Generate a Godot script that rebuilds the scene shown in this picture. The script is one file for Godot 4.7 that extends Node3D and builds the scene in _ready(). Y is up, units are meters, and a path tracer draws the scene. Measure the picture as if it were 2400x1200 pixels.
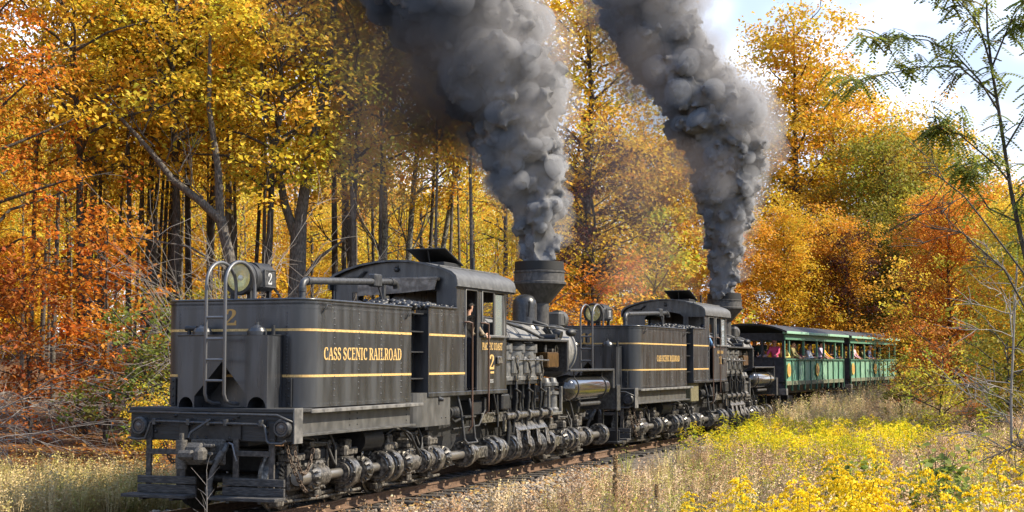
extends Node3D
# An autumn railway scene: two geared steam locomotives and two open passenger cars on a gently curving track.

# A shape under construction: points, normals, tints and triangles, with the outside facing out.
class Shape:
	var v := PackedVector3Array()
	var n := PackedVector3Array()
	var c := PackedColorArray()
	var i := PackedInt32Array()
	var tint := Color.WHITE
	var x := Transform3D()
	var cuts := []  # where each solid begins: [first point, first index]

	func put(p: Vector3, nn: Vector3) -> int:
		v.append(x * p)
		n.append((x.basis * nn).normalized())
		c.append(tint)
		return v.size() - 1

	func tri(a: Vector3, b: Vector3, d: Vector3) -> void:
		var nn := (b - a).cross(d - a)
		if nn.length_squared() < 1e-16:
			return
		var k := put(a, nn); put(b, nn); put(d, nn)
		i.append_array([k, k + 2, k + 1])

	func quad(a: Vector3, b: Vector3, d: Vector3, e: Vector3) -> void:
		var nn := (d - a).cross(e - b)
		var k := put(a, nn); put(b, nn); put(d, nn); put(e, nn)
		i.append_array([k, k + 2, k + 1, k, k + 3, k + 2])

	func squad(p: Array, nn: Array) -> void:
		var k := put(p[0], nn[0]); put(p[1], nn[1]); put(p[2], nn[2]); put(p[3], nn[3])
		if (p[2] - p[0]).cross(p[3] - p[1]).dot(nn[0] + nn[1] + nn[2] + nn[3]) < 0: i.append_array([k, k + 1, k + 2, k, k + 2, k + 3])
		else: i.append_array([k, k + 2, k + 1, k, k + 3, k + 2])

	func box(lo: Vector3, hi: Vector3, b := 0.0) -> Shape:
		var m := (lo + hi) / 2.0
		return obox(m, (hi - lo).abs(), Basis(), b)

	func obox(m: Vector3, size: Vector3, basis := Basis(), b := 0.0) -> Shape:
		cuts.append([v.size(), i.size()])
		var h := size / 2.0
		b = minf(b, minf(h.x, minf(h.y, h.z)) * 0.9)
		var g := h - Vector3(b, b, b)
		for a in 3:
			var u := Vector3.ZERO; var w := Vector3.ZERO; var o := Vector3.ZERO
			o[a] = 1; u[(a + 1) % 3] = 1; w[(a + 2) % 3] = 1
			for s in [-1.0, 1.0]:
				var ce: Vector3 = o * h[a] * s
				var uu: Vector3 = u * g[(a + 1) % 3] * s
				var ww := w * g[(a + 2) % 3]
				quad(m + basis * (ce - uu - ww), m + basis * (ce + uu - ww), m + basis * (ce + uu + ww), m + basis * (ce - uu + ww))
		if b > 0.0:
			for a in 3:
				var p := (a + 1) % 3
				var q := (a + 2) % 3
				for s in [-1.0, 1.0]:
					for t in [-1.0, 1.0]:
						var e0 := Vector3.ZERO; var e1 := Vector3.ZERO; var d := Vector3.ZERO
						e0[p] = h[p] * s; e0[q] = g[q] * t
						e1[p] = g[p] * s; e1[q] = h[q] * t
						d[a] = g[a]
						fixquad(m, basis, e0, e1, d)
			for s in [-1.0, 1.0]:
				for t in [-1.0, 1.0]:
					for r in [-1.0, 1.0]:
						var sg := Vector3(s, t, r)
						var p0 := m + basis * (Vector3(h.x, g.y, g.z) * sg)
						var p1 := m + basis * (Vector3(g.x, h.y, g.z) * sg)
						var p2 := m + basis * (Vector3(g.x, g.y, h.z) * sg)
						if s * t * r > 0: tri(p0, p1, p2)
						else: tri(p0, p2, p1)
		return self

	func fixquad(m: Vector3, basis: Basis, e0: Vector3, e1: Vector3, d: Vector3) -> void:
		var a := e0 - d; var b := e1 - d; var f := e1 + d; var g := e0 + d
		if (f - a).cross(g - b).dot(e0 + e1) < 0:
			quad(m + basis * g, m + basis * f, m + basis * b, m + basis * a)
		else:
			quad(m + basis * a, m + basis * b, m + basis * f, m + basis * g)

	# profile: Vector2(radius, along the axis) from start to end; smooth joins the slopes of neighbouring steps
	func lathe(at: Vector3, axis: Vector3, profile: Array, seg := 20, smooth := false) -> Shape:
		cuts.append([v.size(), i.size()])
		var w := axis.normalized()
		var u := w.cross(Vector3.RIGHT if absf(w.x) < 0.8 else Vector3.UP).normalized()
		var t := w.cross(u)
		var nr := []
		for k in profile.size() - 1:
			var dp: Vector2 = profile[k + 1] - profile[k]
			nr.append(Vector2(dp.y, -dp.x).normalized())
		for k in profile.size() - 1:
			var a: Vector2 = profile[k]; var b: Vector2 = profile[k + 1]
			var na: Vector2 = nr[k]; var nb: Vector2 = nr[k]
			if smooth:
				if k > 0: na = (nr[k - 1] + nr[k]).normalized()
				if k < nr.size() - 1: nb = (nr[k] + nr[k + 1]).normalized()
			var base := v.size()
			for j in seg + 1:
				var an := TAU * j / seg
				var r := u * cos(an) + t * sin(an)
				put(at + r * a.x + w * a.y, r * na.x + w * na.y)
				put(at + r * b.x + w * b.y, r * nb.x + w * nb.y)
			for j in seg:
				var q := base + j * 2
				i.append_array([q, q + 1, q + 2, q + 2, q + 1, q + 3])
		return self

	func cyl(a: Vector3, b: Vector3, r0: float, r1 := -1.0, seg := 12, caps := true) -> Shape:
		if r1 < 0: r1 = r0
		var l := a.distance_to(b)
		return lathe(a, b - a, [Vector2(0, 0), Vector2(r0, 0), Vector2(r1, l), Vector2(0, l)] if caps else [Vector2(r0, 0), Vector2(r1, l)], seg)

	func pipe(pts: Array, r: float, seg := 7, r_end := -1.0) -> Shape:
		cuts.append([v.size(), i.size()])
		var last: int = pts.size() - 1
		var dir: Vector3 = (pts[1] - pts[0]).normalized()
		var u := dir.cross(Vector3.UP if absf(dir.y) < 0.9 else Vector3.RIGHT).normalized()
		var rings := []
		for k in last + 1:
			var d: Vector3 = ((pts[mini(k + 1, last)] - pts[k]).normalized() + (pts[k] - pts[maxi(k - 1, 0)]).normalized()).normalized()
			u = (u - d * u.dot(d)).normalized()
			var w := d.cross(u)
			var rr := r if r_end < 0 else lerpf(r, r_end, float(k) / last)
			var base := v.size()
			for j in seg + 1:
				var an := TAU * j / seg
				var o := u * cos(an) + w * sin(an)
				put(pts[k] + o * rr, o)
			rings.append(base)
			if k > 0:
				var p: int = rings[k - 1]
				for j in seg:
					i.append_array([p + j, base + j, p + j + 1, p + j + 1, base + j, base + j + 1])
			if k == 0 or k == last:
				var s := -1.0 if k == 0 else 1.0
				var ce := put(pts[k], d * s)
				var b2 := v.size()
				for j in seg:
					var an2 := TAU * j / seg
					put(pts[k] + (u * cos(an2) + w * sin(an2)) * rr, d * s)
				for j in seg:
					if k == 0: i.append_array([ce, b2 + j, b2 + (j + 1) % seg])
					else: i.append_array([ce, b2 + (j + 1) % seg, b2 + j])
		return self

	# a flat outline (counter-clockwise in the plane of ax and ay) made thick along ax x ay
	func prism(poly: PackedVector2Array, at: Vector3, ax: Vector3, ay: Vector3, depth: float) -> Shape:
		cuts.append([v.size(), i.size()])
		var az := ax.cross(ay).normalized()
		if Geometry2D.is_polygon_clockwise(poly):
			poly.reverse()
		var f := Geometry2D.triangulate_polygon(poly)
		var p := []
		for q in poly: p.append(at + ax * q.x + ay * q.y)
		var dz := az * depth
		for k in range(0, f.size(), 3):
			var a: Vector3 = p[f[k]]; var b: Vector3 = p[f[k + 1]]; var d: Vector3 = p[f[k + 2]]
			if (b - a).cross(d - a).dot(az) < 0:
				var h := b; b = d; d = h
			tri(a + dz, b + dz, d + dz)
			tri(a, d, b)
		for k in p.size():
			var a: Vector3 = p[k]; var b: Vector3 = p[(k + 1) % p.size()]
			quad(a, b, b + dz, a + dz)
		return self

	func ball(m: Vector3, r: Vector3, seg := 12, rings := 8, from := 0.0, to := 1.0) -> Shape:
		cuts.append([v.size(), i.size()])
		var base := v.size()
		for k in rings + 1:
			var th := PI * lerpf(from, to, float(k) / rings)
			for j in seg + 1:
				var an := TAU * j / seg
				var d := Vector3(sin(th) * cos(an), cos(th), sin(th) * sin(an))
				put(m + d * r, d / r)
		for k in rings:
			for j in seg:
				var q := base + k * (seg + 1) + j
				i.append_array([q, q + seg + 1, q + 1, q + 1, q + seg + 1, q + seg + 2])
		return self

	# half a flattened ball on a surface, cheap enough for thousands
	func rivet(p: Vector3, nn: Vector3, r: float) -> void:
		var u := nn.cross(Vector3.UP if absf(nn.y) < 0.9 else Vector3.RIGHT).normalized()
		var w := nn.cross(u)
		var top := put(p + nn * r * 0.7, nn)
		var base := v.size()
		for j in 6:
			var o := u * cos(TAU * j / 6) + w * sin(TAU * j / 6)
			put(p + o * r - nn * 0.001, o + nn * 0.3)
		for j in 6:
			i.append_array([top, base + (j + 1) % 6, base + j])

	# a wall that follows an outline seen from above: points and outward normals
	func fence(pts: PackedVector3Array, nor: PackedVector3Array, y0: float, y1: float, out := 0.0) -> Shape:
		var base := v.size()
		for k in pts.size():
			put(pts[k] + nor[k] * out + Vector3.UP * y0, nor[k])
			put(pts[k] + nor[k] * out + Vector3.UP * y1, nor[k])
		for k in pts.size() - 1:
			var q := base + 2 * k
			var fn := (v[q + 2] - v[q]).cross(Vector3.UP)
			if fn.dot(n[q]) > 0: i.append_array([q, q + 1, q + 2, q + 2, q + 1, q + 3])
			else: i.append_array([q, q + 2, q + 1, q + 2, q + 3, q + 1])
		return self

	func mesh(m: Material = null, tinted := false) -> ArrayMesh:
		var a := []
		a.resize(Mesh.ARRAY_MAX)
		a[Mesh.ARRAY_VERTEX] = v
		a[Mesh.ARRAY_NORMAL] = n
		if tinted: a[Mesh.ARRAY_COLOR] = c
		a[Mesh.ARRAY_INDEX] = i
		var me := ArrayMesh.new()
		me.add_surface_from_arrays(Mesh.PRIMITIVE_TRIANGLES, a)
		if m: me.surface_set_material(0, m)
		return me

var M := {}
var used := {}
var rng := RandomNumberGenerator.new()

func lin(r: float, g: float, b: float) -> Color:
	return Color(r, g, b).linear_to_srgb()

func numbered(called: String) -> String:
	used[called] = used.get(called, 0) + 1
	return called if used[called] == 1 else "%s_%03d" % [called, used[called] - 1]

func thing(called: String, label: String, category: String, at := Vector3.ZERO, turn := 0.0, group := "") -> Node3D:
	var o := Node3D.new()
	o.name = numbered(called)
	add_child(o)
	o.position = at
	o.rotation.y = turn
	tag(o, label, category, group)
	return o

func tag(o: Node3D, label: String, category: String, group := "", kind := "") -> Node3D:
	if label: o.set_meta("label", label)
	if category: o.set_meta("category", category)
	if group: o.set_meta("group", group)
	if kind: o.set_meta("kind", kind)
	return o

func part(called: String, s: Shape, m: Material, parent: Node3D, kind := "") -> MeshInstance3D:
	return part_mesh(called, s.mesh(m), parent, kind)

# every solid of a shape as a part of its own
func parts(called: String, s: Shape, m: Material, parent: Node3D) -> void:
	for k in s.cuts.size():
		var a: Array = s.cuts[k]
		var b: Array = s.cuts[k + 1] if k + 1 < s.cuts.size() else [s.v.size(), s.i.size()]
		var q := Shape.new()
		q.v = s.v.slice(a[0], b[0]); q.n = s.n.slice(a[0], b[0]); q.c = s.c.slice(a[0], b[0])
		for j in range(a[1], b[1]): q.i.append(s.i[j] - a[0])
		part(called, q, m, parent)

func part_mesh(called: String, me: Mesh, parent: Node3D, kind := "") -> MeshInstance3D:
	var o := MeshInstance3D.new()
	o.name = numbered(called) if parent == self else called
	o.mesh = me
	if kind: o.set_meta("kind", kind)
	parent.add_child(o, true)
	return o

func copy_of(t: Node3D, label: String, at: Vector3, turn := 0.0, group := "", size := 1.0) -> Node3D:
	var o: Node3D = t.duplicate()
	o.name = numbered(str(t.name).rstrip("0123456789").rstrip("_"))
	add_child(o)
	o.position = at
	o.rotation = Vector3(0, turn, 0)
	o.scale = Vector3.ONE * size
	if label: o.set_meta("label", label)
	if group: o.set_meta("group", group)
	return o

func noise_tex(freq: float, dark: Color, light: Color, octaves := 4, sd := 1, lo := 0.25, hi := 0.75, kind := FastNoiseLite.TYPE_SIMPLEX_SMOOTH, size := 256) -> NoiseTexture2D:
	var f := FastNoiseLite.new()
	f.noise_type = kind
	f.frequency = freq
	f.seed = sd
	f.fractal_octaves = octaves
	var t := NoiseTexture2D.new()
	t.width = size; t.height = size
	t.seamless = true
	t.noise = f
	var g := Gradient.new()
	g.set_color(0, dark); g.set_offset(0, lo)
	g.set_color(1, light); g.set_offset(1, hi)
	t.color_ramp = g
	return t

func mat(called: String, color: Color, rough := 0.7, metal := 0.0) -> StandardMaterial3D:
	var m := StandardMaterial3D.new()
	m.resource_name = called
	m.albedo_color = color
	m.roughness = rough
	m.metallic = metal
	M[called] = m
	return m

# colour that varies over the surface: a noise laid on from three sides, in the object's own metres
func weathered(called: String, a: Color, b: Color, rough: float, scale: Vector3, metal := 0.0, freq := 0.02, bump := 0.0, world := false) -> StandardMaterial3D:
	var m := mat(called, Color.WHITE, rough, metal)
	m.albedo_texture = noise_tex(freq, a, b, 5, hash(called) % 1000)
	m.uv1_triplanar = true
	m.uv1_world_triplanar = world
	m.uv1_scale = scale
	if bump > 0.0:
		m.heightmap_enabled = true
		m.heightmap_texture = noise_tex(freq * 2.0, Color.BLACK, Color.WHITE, 5, 7 + hash(called) % 1000)
		m.heightmap_scale = bump
	return m

func leaf_mat(called: String, c: Color, glow := 0.95) -> StandardMaterial3D:
	var m := mat(called, c, 0.6)
	m.vertex_color_use_as_albedo = true
	m.cull_mode = BaseMaterial3D.CULL_DISABLED
	m.metallic_specular = 0.35
	m.backlight_enabled = true
	m.backlight = Color(glow, glow, glow).linear_to_srgb()
	return m

func _ready() -> void:
	var cam := Camera3D.new()
	cam.name = "camera"
	cam.fov = 20.02
	cam.near = 0.1
	cam.far = 2000.0
	cam.position = Vector3(0, 2.25, 0)
	cam.rotation.x = deg_to_rad(4.17)
	add_child(cam)
	var sky_mat := ProceduralSkyMaterial.new()
	sky_mat.sky_top_color = Color(0.50, 0.64, 0.86)
	sky_mat.sky_horizon_color = Color(0.90, 0.93, 0.96)
	sky_mat.sky_curve = 0.18
	sky_mat.ground_bottom_color = Color(0.25, 0.2, 0.12)
	sky_mat.ground_horizon_color = Color(0.7, 0.72, 0.7)
	sky_mat.sun_angle_max = 20.0
	sky_mat.sky_cover = cloud_texture()
	sky_mat.sky_cover_modulate = Color(1, 1, 1, 0.5)
	var sky := Sky.new()
	sky.sky_material = sky_mat
	var env := Environment.new()
	env.background_mode = Environment.BG_SKY
	env.sky = sky
	env.tonemap_mode = Environment.TONE_MAPPER_LINEAR
	env.tonemap_exposure = 2.0
	env.background_energy_multiplier = 0.83
	env.volumetric_fog_enabled = true
	env.volumetric_fog_density = 0.0
	env.sdfgi_enabled = true
	env.ssao_enabled = true
	env.ssil_enabled = true
	var we := WorldEnvironment.new()
	we.name = "environment"
	we.environment = env
	add_child(we)
	var sun := DirectionalLight3D.new()
	sun.name = "sun"
	sun.light_energy = 1.6
	sun.light_color = Color(1.0, 0.95, 0.86)
	sun.light_angular_distance = 0.5
	sun.shadow_enabled = true
	add_child(sun)
	sun.look_at_from_position(Vector3.ZERO, -Vector3(0.9, 0.8, -0.02))
	make_materials()
	make_track_line()
	make_ground()
	make_track()
	make_train()
	make_riders()
	make_woods()
	make_meadow()
	make_smoke()

func cloud_texture() -> ImageTexture:
	var n := FastNoiseLite.new()
	n.seed = 12
	n.frequency = 0.9
	n.fractal_octaves = 5
	n.domain_warp_enabled = true
	n.domain_warp_amplitude = 0.6
	n.domain_warp_frequency = 0.8
	var im := Image.create(1024, 512, false, Image.FORMAT_RGBA8)
	for y in 256:
		var el := PI / 2 - PI * (y + 0.5) / 512.0
		for x in 1024:
			var az := TAU * (x + 0.5) / 1024.0
			var d := Vector3(cos(az) * cos(el), sin(el), sin(az) * cos(el))
			var p := d / (d.y + 0.25)
			var c := smoothstep(-0.2, 0.45, n.get_noise_3d(p.x * 1.6, p.y, p.z * 1.6))
			im.set_pixel(x, y, Color(1, 1, 1, c))
	return ImageTexture.create_from_image(im)

func make_materials() -> void:
	weathered("loco_paint", lin(0.017, 0.018, 0.0205), lin(0.046, 0.0485, 0.054), 0.36, Vector3(1.1, 0.14, 1.1), 0.0, 0.014)
	M.loco_paint.metallic_specular = 0.6
	M.loco_paint.roughness_texture = noise_tex(0.02, Color(0.75, 0.75, 0.75), Color(1, 1, 1), 4, 31)
	weathered("roof_paint", lin(0.06, 0.06, 0.06), lin(0.11, 0.11, 0.11), 0.55, Vector3(0.9, 0.9, 0.9))
	weathered("black_iron", lin(0.008, 0.008, 0.009), lin(0.02, 0.02, 0.02), 0.55, Vector3(2, 2, 2))
	weathered("iron", lin(0.02, 0.018, 0.016), lin(0.05, 0.045, 0.04), 0.5, Vector3(2, 2, 2), 0.3)
	weathered("grey_iron", lin(0.016, 0.015, 0.014), lin(0.125, 0.114, 0.1), 0.42, Vector3(2.2, 2.2, 2.2), 0.1, 0.02, 0.15)
	weathered("dusty_iron", lin(0.018, 0.016, 0.014), lin(0.14, 0.125, 0.105), 0.5, Vector3(2.2, 2.2, 2.2), 0.0, 0.025, 0.2)
	weathered("worn_steel", lin(0.04, 0.038, 0.035), lin(0.3, 0.28, 0.25), 0.32, Vector3(1.8, 1.8, 1.8), 0.55)
	weathered("coupler_iron", lin(0.04, 0.036, 0.031), lin(0.11, 0.1, 0.086), 0.7, Vector3(3, 3, 3), 0.0, 0.03, 0.25)
	weathered("pipe_iron", lin(0.03, 0.03, 0.031), lin(0.07, 0.07, 0.07), 0.45, Vector3(2, 2, 2), 0.2)
	weathered("frame_grey", lin(0.045, 0.044, 0.042), lin(0.088, 0.086, 0.082), 0.5, Vector3(0.6, 0.3, 0.6))
	weathered("pale_grey", lin(0.06, 0.058, 0.055), lin(0.16, 0.153, 0.142), 0.65, Vector3(0.8, 0.8, 0.8))
	weathered("olive_grey", lin(0.1, 0.09, 0.045), lin(0.16, 0.14, 0.08), 0.6, Vector3(2, 2, 2))
	weathered("boiler_jacket", lin(0.11, 0.107, 0.1), lin(0.2, 0.194, 0.182), 0.5, Vector3(1, 1, 1))
	weathered("dome_paint", lin(0.025, 0.025, 0.026), lin(0.05, 0.05, 0.05), 0.33, Vector3(2, 2, 2), 0.3)
	weathered("stack_iron", lin(0.025, 0.024, 0.023), lin(0.075, 0.07, 0.066), 0.6, Vector3(2, 1, 2))
	weathered("cylinder_iron", lin(0.09, 0.089, 0.086), lin(0.19, 0.185, 0.175), 0.36, Vector3(2, 1, 2), 0.35)
	weathered("black_wood", lin(0.016, 0.016, 0.016), lin(0.03, 0.029, 0.028), 0.7, Vector3(0.3, 2, 2), 0.0, 0.02, 0.3)
	weathered("dusty_wood", lin(0.03, 0.027, 0.024), lin(0.08, 0.07, 0.06), 0.8, Vector3(2, 2, 2))
	weathered("board", lin(0.022, 0.021, 0.02), lin(0.075, 0.07, 0.065), 0.8, Vector3(0.6, 4, 4), 0.0, 0.03, 0.3)
	weathered("rubber", lin(0.03, 0.029, 0.028), lin(0.08, 0.076, 0.07), 0.7, Vector3(3, 3, 3))
	weathered("rusty", lin(0.05, 0.035, 0.025), lin(0.13, 0.09, 0.06), 0.8, Vector3(3, 3, 3))
	weathered("canvas", lin(0.16, 0.13, 0.1), lin(0.3, 0.25, 0.2), 0.9, Vector3(1, 1, 1), 0.0, 0.02, 0.4)
	weathered("brown_brass", lin(0.06, 0.035, 0.015), lin(0.16, 0.09, 0.035), 0.35, Vector3(3, 1, 3), 0.4)
	mat("soot", lin(0.006, 0.006, 0.006), 0.7)
	weathered("coal", lin(0.008, 0.008, 0.008), lin(0.06, 0.06, 0.062), 0.45, Vector3(4, 4, 4))
	mat("grey_steel", lin(0.13, 0.13, 0.135), 0.45, 0.5)
	mat("brown_steel", lin(0.12, 0.07, 0.05), 0.5, 0.2)
	mat("polished", lin(0.3, 0.28, 0.25), 0.35, 0.8)
	mat("gloss_black", lin(0.03, 0.03, 0.03), 0.12, 0.2)
	M.gloss_black.clearcoat_enabled = true
	M.gloss_black.clearcoat_roughness = 0.05
	weathered("gold_paint", lin(0.42, 0.27, 0.09), lin(0.66, 0.43, 0.16), 0.55, Vector3(2, 1, 2), 0.0, 0.05)
	mat("dull_gold", lin(0.42, 0.24, 0.06), 0.5)
	mat("white_paint", lin(0.42, 0.42, 0.41), 0.6)
	mat("mirror_gold", lin(0.85, 0.74, 0.3), 0.25, 0.45)
	var g := mat("lens_glass", Color(1, 1, 0.9, 0.12), 0.05)
	g.transparency = BaseMaterial3D.TRANSPARENCY_ALPHA
	var pg := mat("pane", Color(0.9, 0.95, 0.95, 0.12), 0.05)
	pg.transparency = BaseMaterial3D.TRANSPARENCY_ALPHA
	mat("bulb_glass", lin(0.7, 0.7, 0.65), 0.1)
	mat("dark_glass", lin(0.05, 0.05, 0.055), 0.15)
	M.green_boards = []
	for k in 4:
		M.green_boards.append(weathered("green_board_%d" % k, lin(0.055 + 0.014 * k, 0.155 + 0.02 * k, 0.1 + 0.012 * k), lin(0.13 + 0.03 * k, 0.31 + 0.02 * k, 0.21 + 0.02 * k), 0.6, Vector3(1.5, 0.4, 1.5)))
	mat("dark_green", lin(0.03, 0.1, 0.06), 0.6)
	mat("green_paint", lin(0.07, 0.19, 0.12), 0.6)
	mat("mint_paint", lin(0.22, 0.4, 0.28), 0.6)
	weathered("sill_green", lin(0.06, 0.08, 0.05), lin(0.16, 0.16, 0.1), 0.7, Vector3(1, 1, 1))
	mat("plaque_gold", lin(0.5, 0.35, 0.08), 0.6)
	mat("plaque_brown", lin(0.4, 0.21, 0.06), 0.6)
	mat("yellow_paint", lin(0.6, 0.38, 0.04), 0.5)
	weathered("blue_black", lin(0.012, 0.014, 0.02), lin(0.03, 0.034, 0.044), 0.6, Vector3(1, 1, 1))  # near-black carries the shade that falls on the car ends
	weathered("roof_dark", lin(0.012, 0.012, 0.015), lin(0.035, 0.035, 0.04), 0.65, Vector3(1, 1, 1))
	var cl := mat("cloth", Color.WHITE, 0.9)
	cl.vertex_color_use_as_albedo = true
	var gr := mat("ground", Color.WHITE, 0.95)
	gr.vertex_color_use_as_albedo = true
	gr.albedo_texture = noise_tex(0.03, Color(0.55, 0.5, 0.45), Color(1, 1, 1), 6, 3, 0.25, 0.75, FastNoiseLite.TYPE_SIMPLEX_SMOOTH, 512)
	gr.uv1_triplanar = true
	gr.uv1_world_triplanar = true
	gr.uv1_scale = Vector3.ONE * 0.35
	gr.heightmap_enabled = true
	gr.heightmap_texture = noise_tex(0.08, Color.BLACK, Color.WHITE, 5, 5)
	gr.heightmap_scale = 4.0
	weathered("rail_rust", lin(0.08, 0.045, 0.026), lin(0.17, 0.1, 0.06), 0.75, Vector3(2, 2, 2), 0.0, 0.02, 0.0, true)
	mat("rail_top", lin(0.3, 0.28, 0.26), 0.35, 0.8)
	weathered("sleeper", lin(0.03, 0.026, 0.022), lin(0.11, 0.095, 0.08), 0.9, Vector3(0.8, 4, 4), 0.0, 0.03, 0.5)
	var st := mat("stone", Color.WHITE, 0.9)
	st.vertex_color_use_as_albedo = true
	weathered("bark_dark", lin(0.03, 0.025, 0.02), lin(0.13, 0.11, 0.09), 0.95, Vector3(2.5, 0.5, 2.5), 0.0, 0.03, 1.5)
	weathered("bark_grey", lin(0.07, 0.06, 0.05), lin(0.2, 0.18, 0.155), 0.95, Vector3(2.5, 0.6, 2.5), 0.0, 0.03, 1.5)
	weathered("bark_lichen", lin(0.06, 0.052, 0.042), lin(0.3, 0.3, 0.24), 0.95, Vector3(1.6, 1.0, 1.6), 0.0, 0.03, 1.5)
	mat("twig_grey", lin(0.23, 0.205, 0.18), 0.9)
	leaf_mat("gold", lin(0.72, 0.46, 0.04))
	leaf_mat("yellow", lin(0.85, 0.6, 0.06))
	leaf_mat("lemon", lin(0.78, 0.63, 0.08))
	leaf_mat("amber", lin(0.72, 0.38, 0.04))
	leaf_mat("orange", lin(0.7, 0.28, 0.035))
	leaf_mat("rust", lin(0.46, 0.17, 0.035))
	leaf_mat("maroon", lin(0.09, 0.03, 0.022))
	leaf_mat("olive", lin(0.32, 0.28, 0.04))
	leaf_mat("lime", lin(0.55, 0.47, 0.05))
	leaf_mat("green", lin(0.22, 0.26, 0.05))
	leaf_mat("grass", Color.WHITE, 0.6)

# ---------------------------------------------------------------- ground and track
var line := Curve3D.new()
var line_pts: PackedVector3Array

func make_track_line() -> void:
	var k := [Vector2(-25.59, 33.71), Vector2(-8.65, -11.2), Vector2(-4.29, -22.38), Vector2(1.58, -37.26), Vector2(2.11, -38.82), Vector2(8.49, -53.49), Vector2(9.07, -55.28), Vector2(13.2, -63.83), Vector2(13.99, -65.9), Vector2(18.49, -74.83), Vector2(33.99, -100.54), Vector2(72.76, -146.8)]
	for j in k.size():
		var t: Vector2 = (k[mini(j + 1, k.size() - 1)] - k[maxi(j - 1, 0)]).normalized()
		var a: float = 0.0 if j == 0 else k[j].distance_to(k[j - 1]) / 3.0
		var b: float = 0.0 if j == k.size() - 1 else k[j].distance_to(k[j + 1]) / 3.0
		line.add_point(Vector3(k[j].x, 0, k[j].y), Vector3(-t.x * a, 0, -t.y * a), Vector3(t.x * b, 0, t.y * b))
	line.bake_interval = 0.5
	line_pts = line.get_baked_points()

# (metres along the track, metres to its right)
func along(p: Vector3) -> Vector2:
	p.y = 0
	var s := line.get_closest_offset(p)
	var f := line.sample_baked_with_rotation(s)
	return Vector2(s, (p - f.origin).dot(f.basis.x))

func beside(s: float, t: float) -> Vector3:
	var f := line.sample_baked_with_rotation(s)
	var p := f.origin + f.basis.x * t
	p.y = height(p, Vector2(s, t))
	return p

var bumps := FastNoiseLite.new()

func height(p: Vector3, a: Vector2) -> float:
	var t := a.y
	var y := 0.0
	if absf(t) < 1.7: y = -0.24
	elif t > 0:
		y = lerpf(-0.24, -0.58, smoothstep(1.7, 3.6, t))
		y = lerpf(y, 0.12, smoothstep(4.5, 13.0, t)) if t < 13.0 else 0.12 + (t - 13.0) * 0.02
	else:
		y = lerpf(-0.24, -0.6, smoothstep(1.7, 3.6, -t))
		y += smoothstep(8.0, 22.0, -t) * 0.62
		if t < -22.0: y += minf(-t - 22.0, 100.0) * 0.06
	y += 0.6 * smoothstep(88.0, 102.0, a.x) * smoothstep(2.1, 4.2, t) * (1.0 - smoothstep(150.0, 170.0, a.x))
	return y + bumps.get_noise_2d(p.x, p.z) * (0.03 if absf(t) < 2.2 else 0.12)

func make_ground() -> void:
	bumps.seed = 9
	bumps.frequency = 0.22
	bumps.fractal_octaves = 3
	var xs := [-900.0, -500.0, -300.0, -180.0, -120.0, -90.0, -70.0, -55.0]
	var zs := [900.0, 400.0, 200.0, 120.0, 80.0, 55.0]
	for k in 91: xs.append(-45.0 + k)
	for k in [50, 58, 70, 90, 120, 180, 300, 500, 900]: xs.append(float(k))
	for k in 131: zs.append(40.0 - k)
	for k in [-96, -104, -115, -130, -150, -180, -230, -320, -500, -900, -1400]: zs.append(float(k))
	var g := Shape.new()
	var nz := FastNoiseLite.new(); nz.frequency = 0.35; nz.fractal_octaves = 4
	for z in zs:
		for x in xs:
			var p := Vector3(x, 0, z)
			var a := along(p)
			p.y = height(p, a)
			var n := nz.get_noise_2d(x, z)
			var c := Color(0.23, 0.17, 0.075).lerp(Color(0.16, 0.14, 0.05), clampf(0.5 + n, 0, 1))
			var w := smoothstep(-7.0, -10.0, a.y + n * 3.0)
			c = c.lerp(Color(0.17, 0.075, 0.028).lerp(Color(0.25, 0.13, 0.04), clampf(0.5 + n, 0, 1)), w)
			var r := 1.0 - smoothstep(2.2, 3.6, absf(a.y) + n * 0.8)
			c = c.lerp(Color(0.2, 0.17, 0.135), r)
			g.v.append(p); g.n.append(Vector3.UP); g.c.append(c)
	var w2 := xs.size()
	for j in zs.size():
		for k in w2:
			var l := j * w2 + k
			var dx := g.v[j * w2 + mini(k + 1, w2 - 1)] - g.v[j * w2 + maxi(k - 1, 0)]
			var dz := g.v[mini(j + 1, zs.size() - 1) * w2 + k] - g.v[maxi(j - 1, 0) * w2 + k]
			g.n[l] = dx.cross(dz).normalized()
			if g.n[l].y < 0: g.n[l] = -g.n[l]
			if j < zs.size() - 1 and k < w2 - 1:
				g.i.append_array([l, l + w2, l + 1, l + 1, l + w2, l + w2 + 1])
	var o := part_mesh("ground", g.mesh(M.ground, true), self, "structure")
	o.set_meta("label", "rough ground of dry meadow, gravel shoulder and leaf strewn woodland floor")

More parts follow.
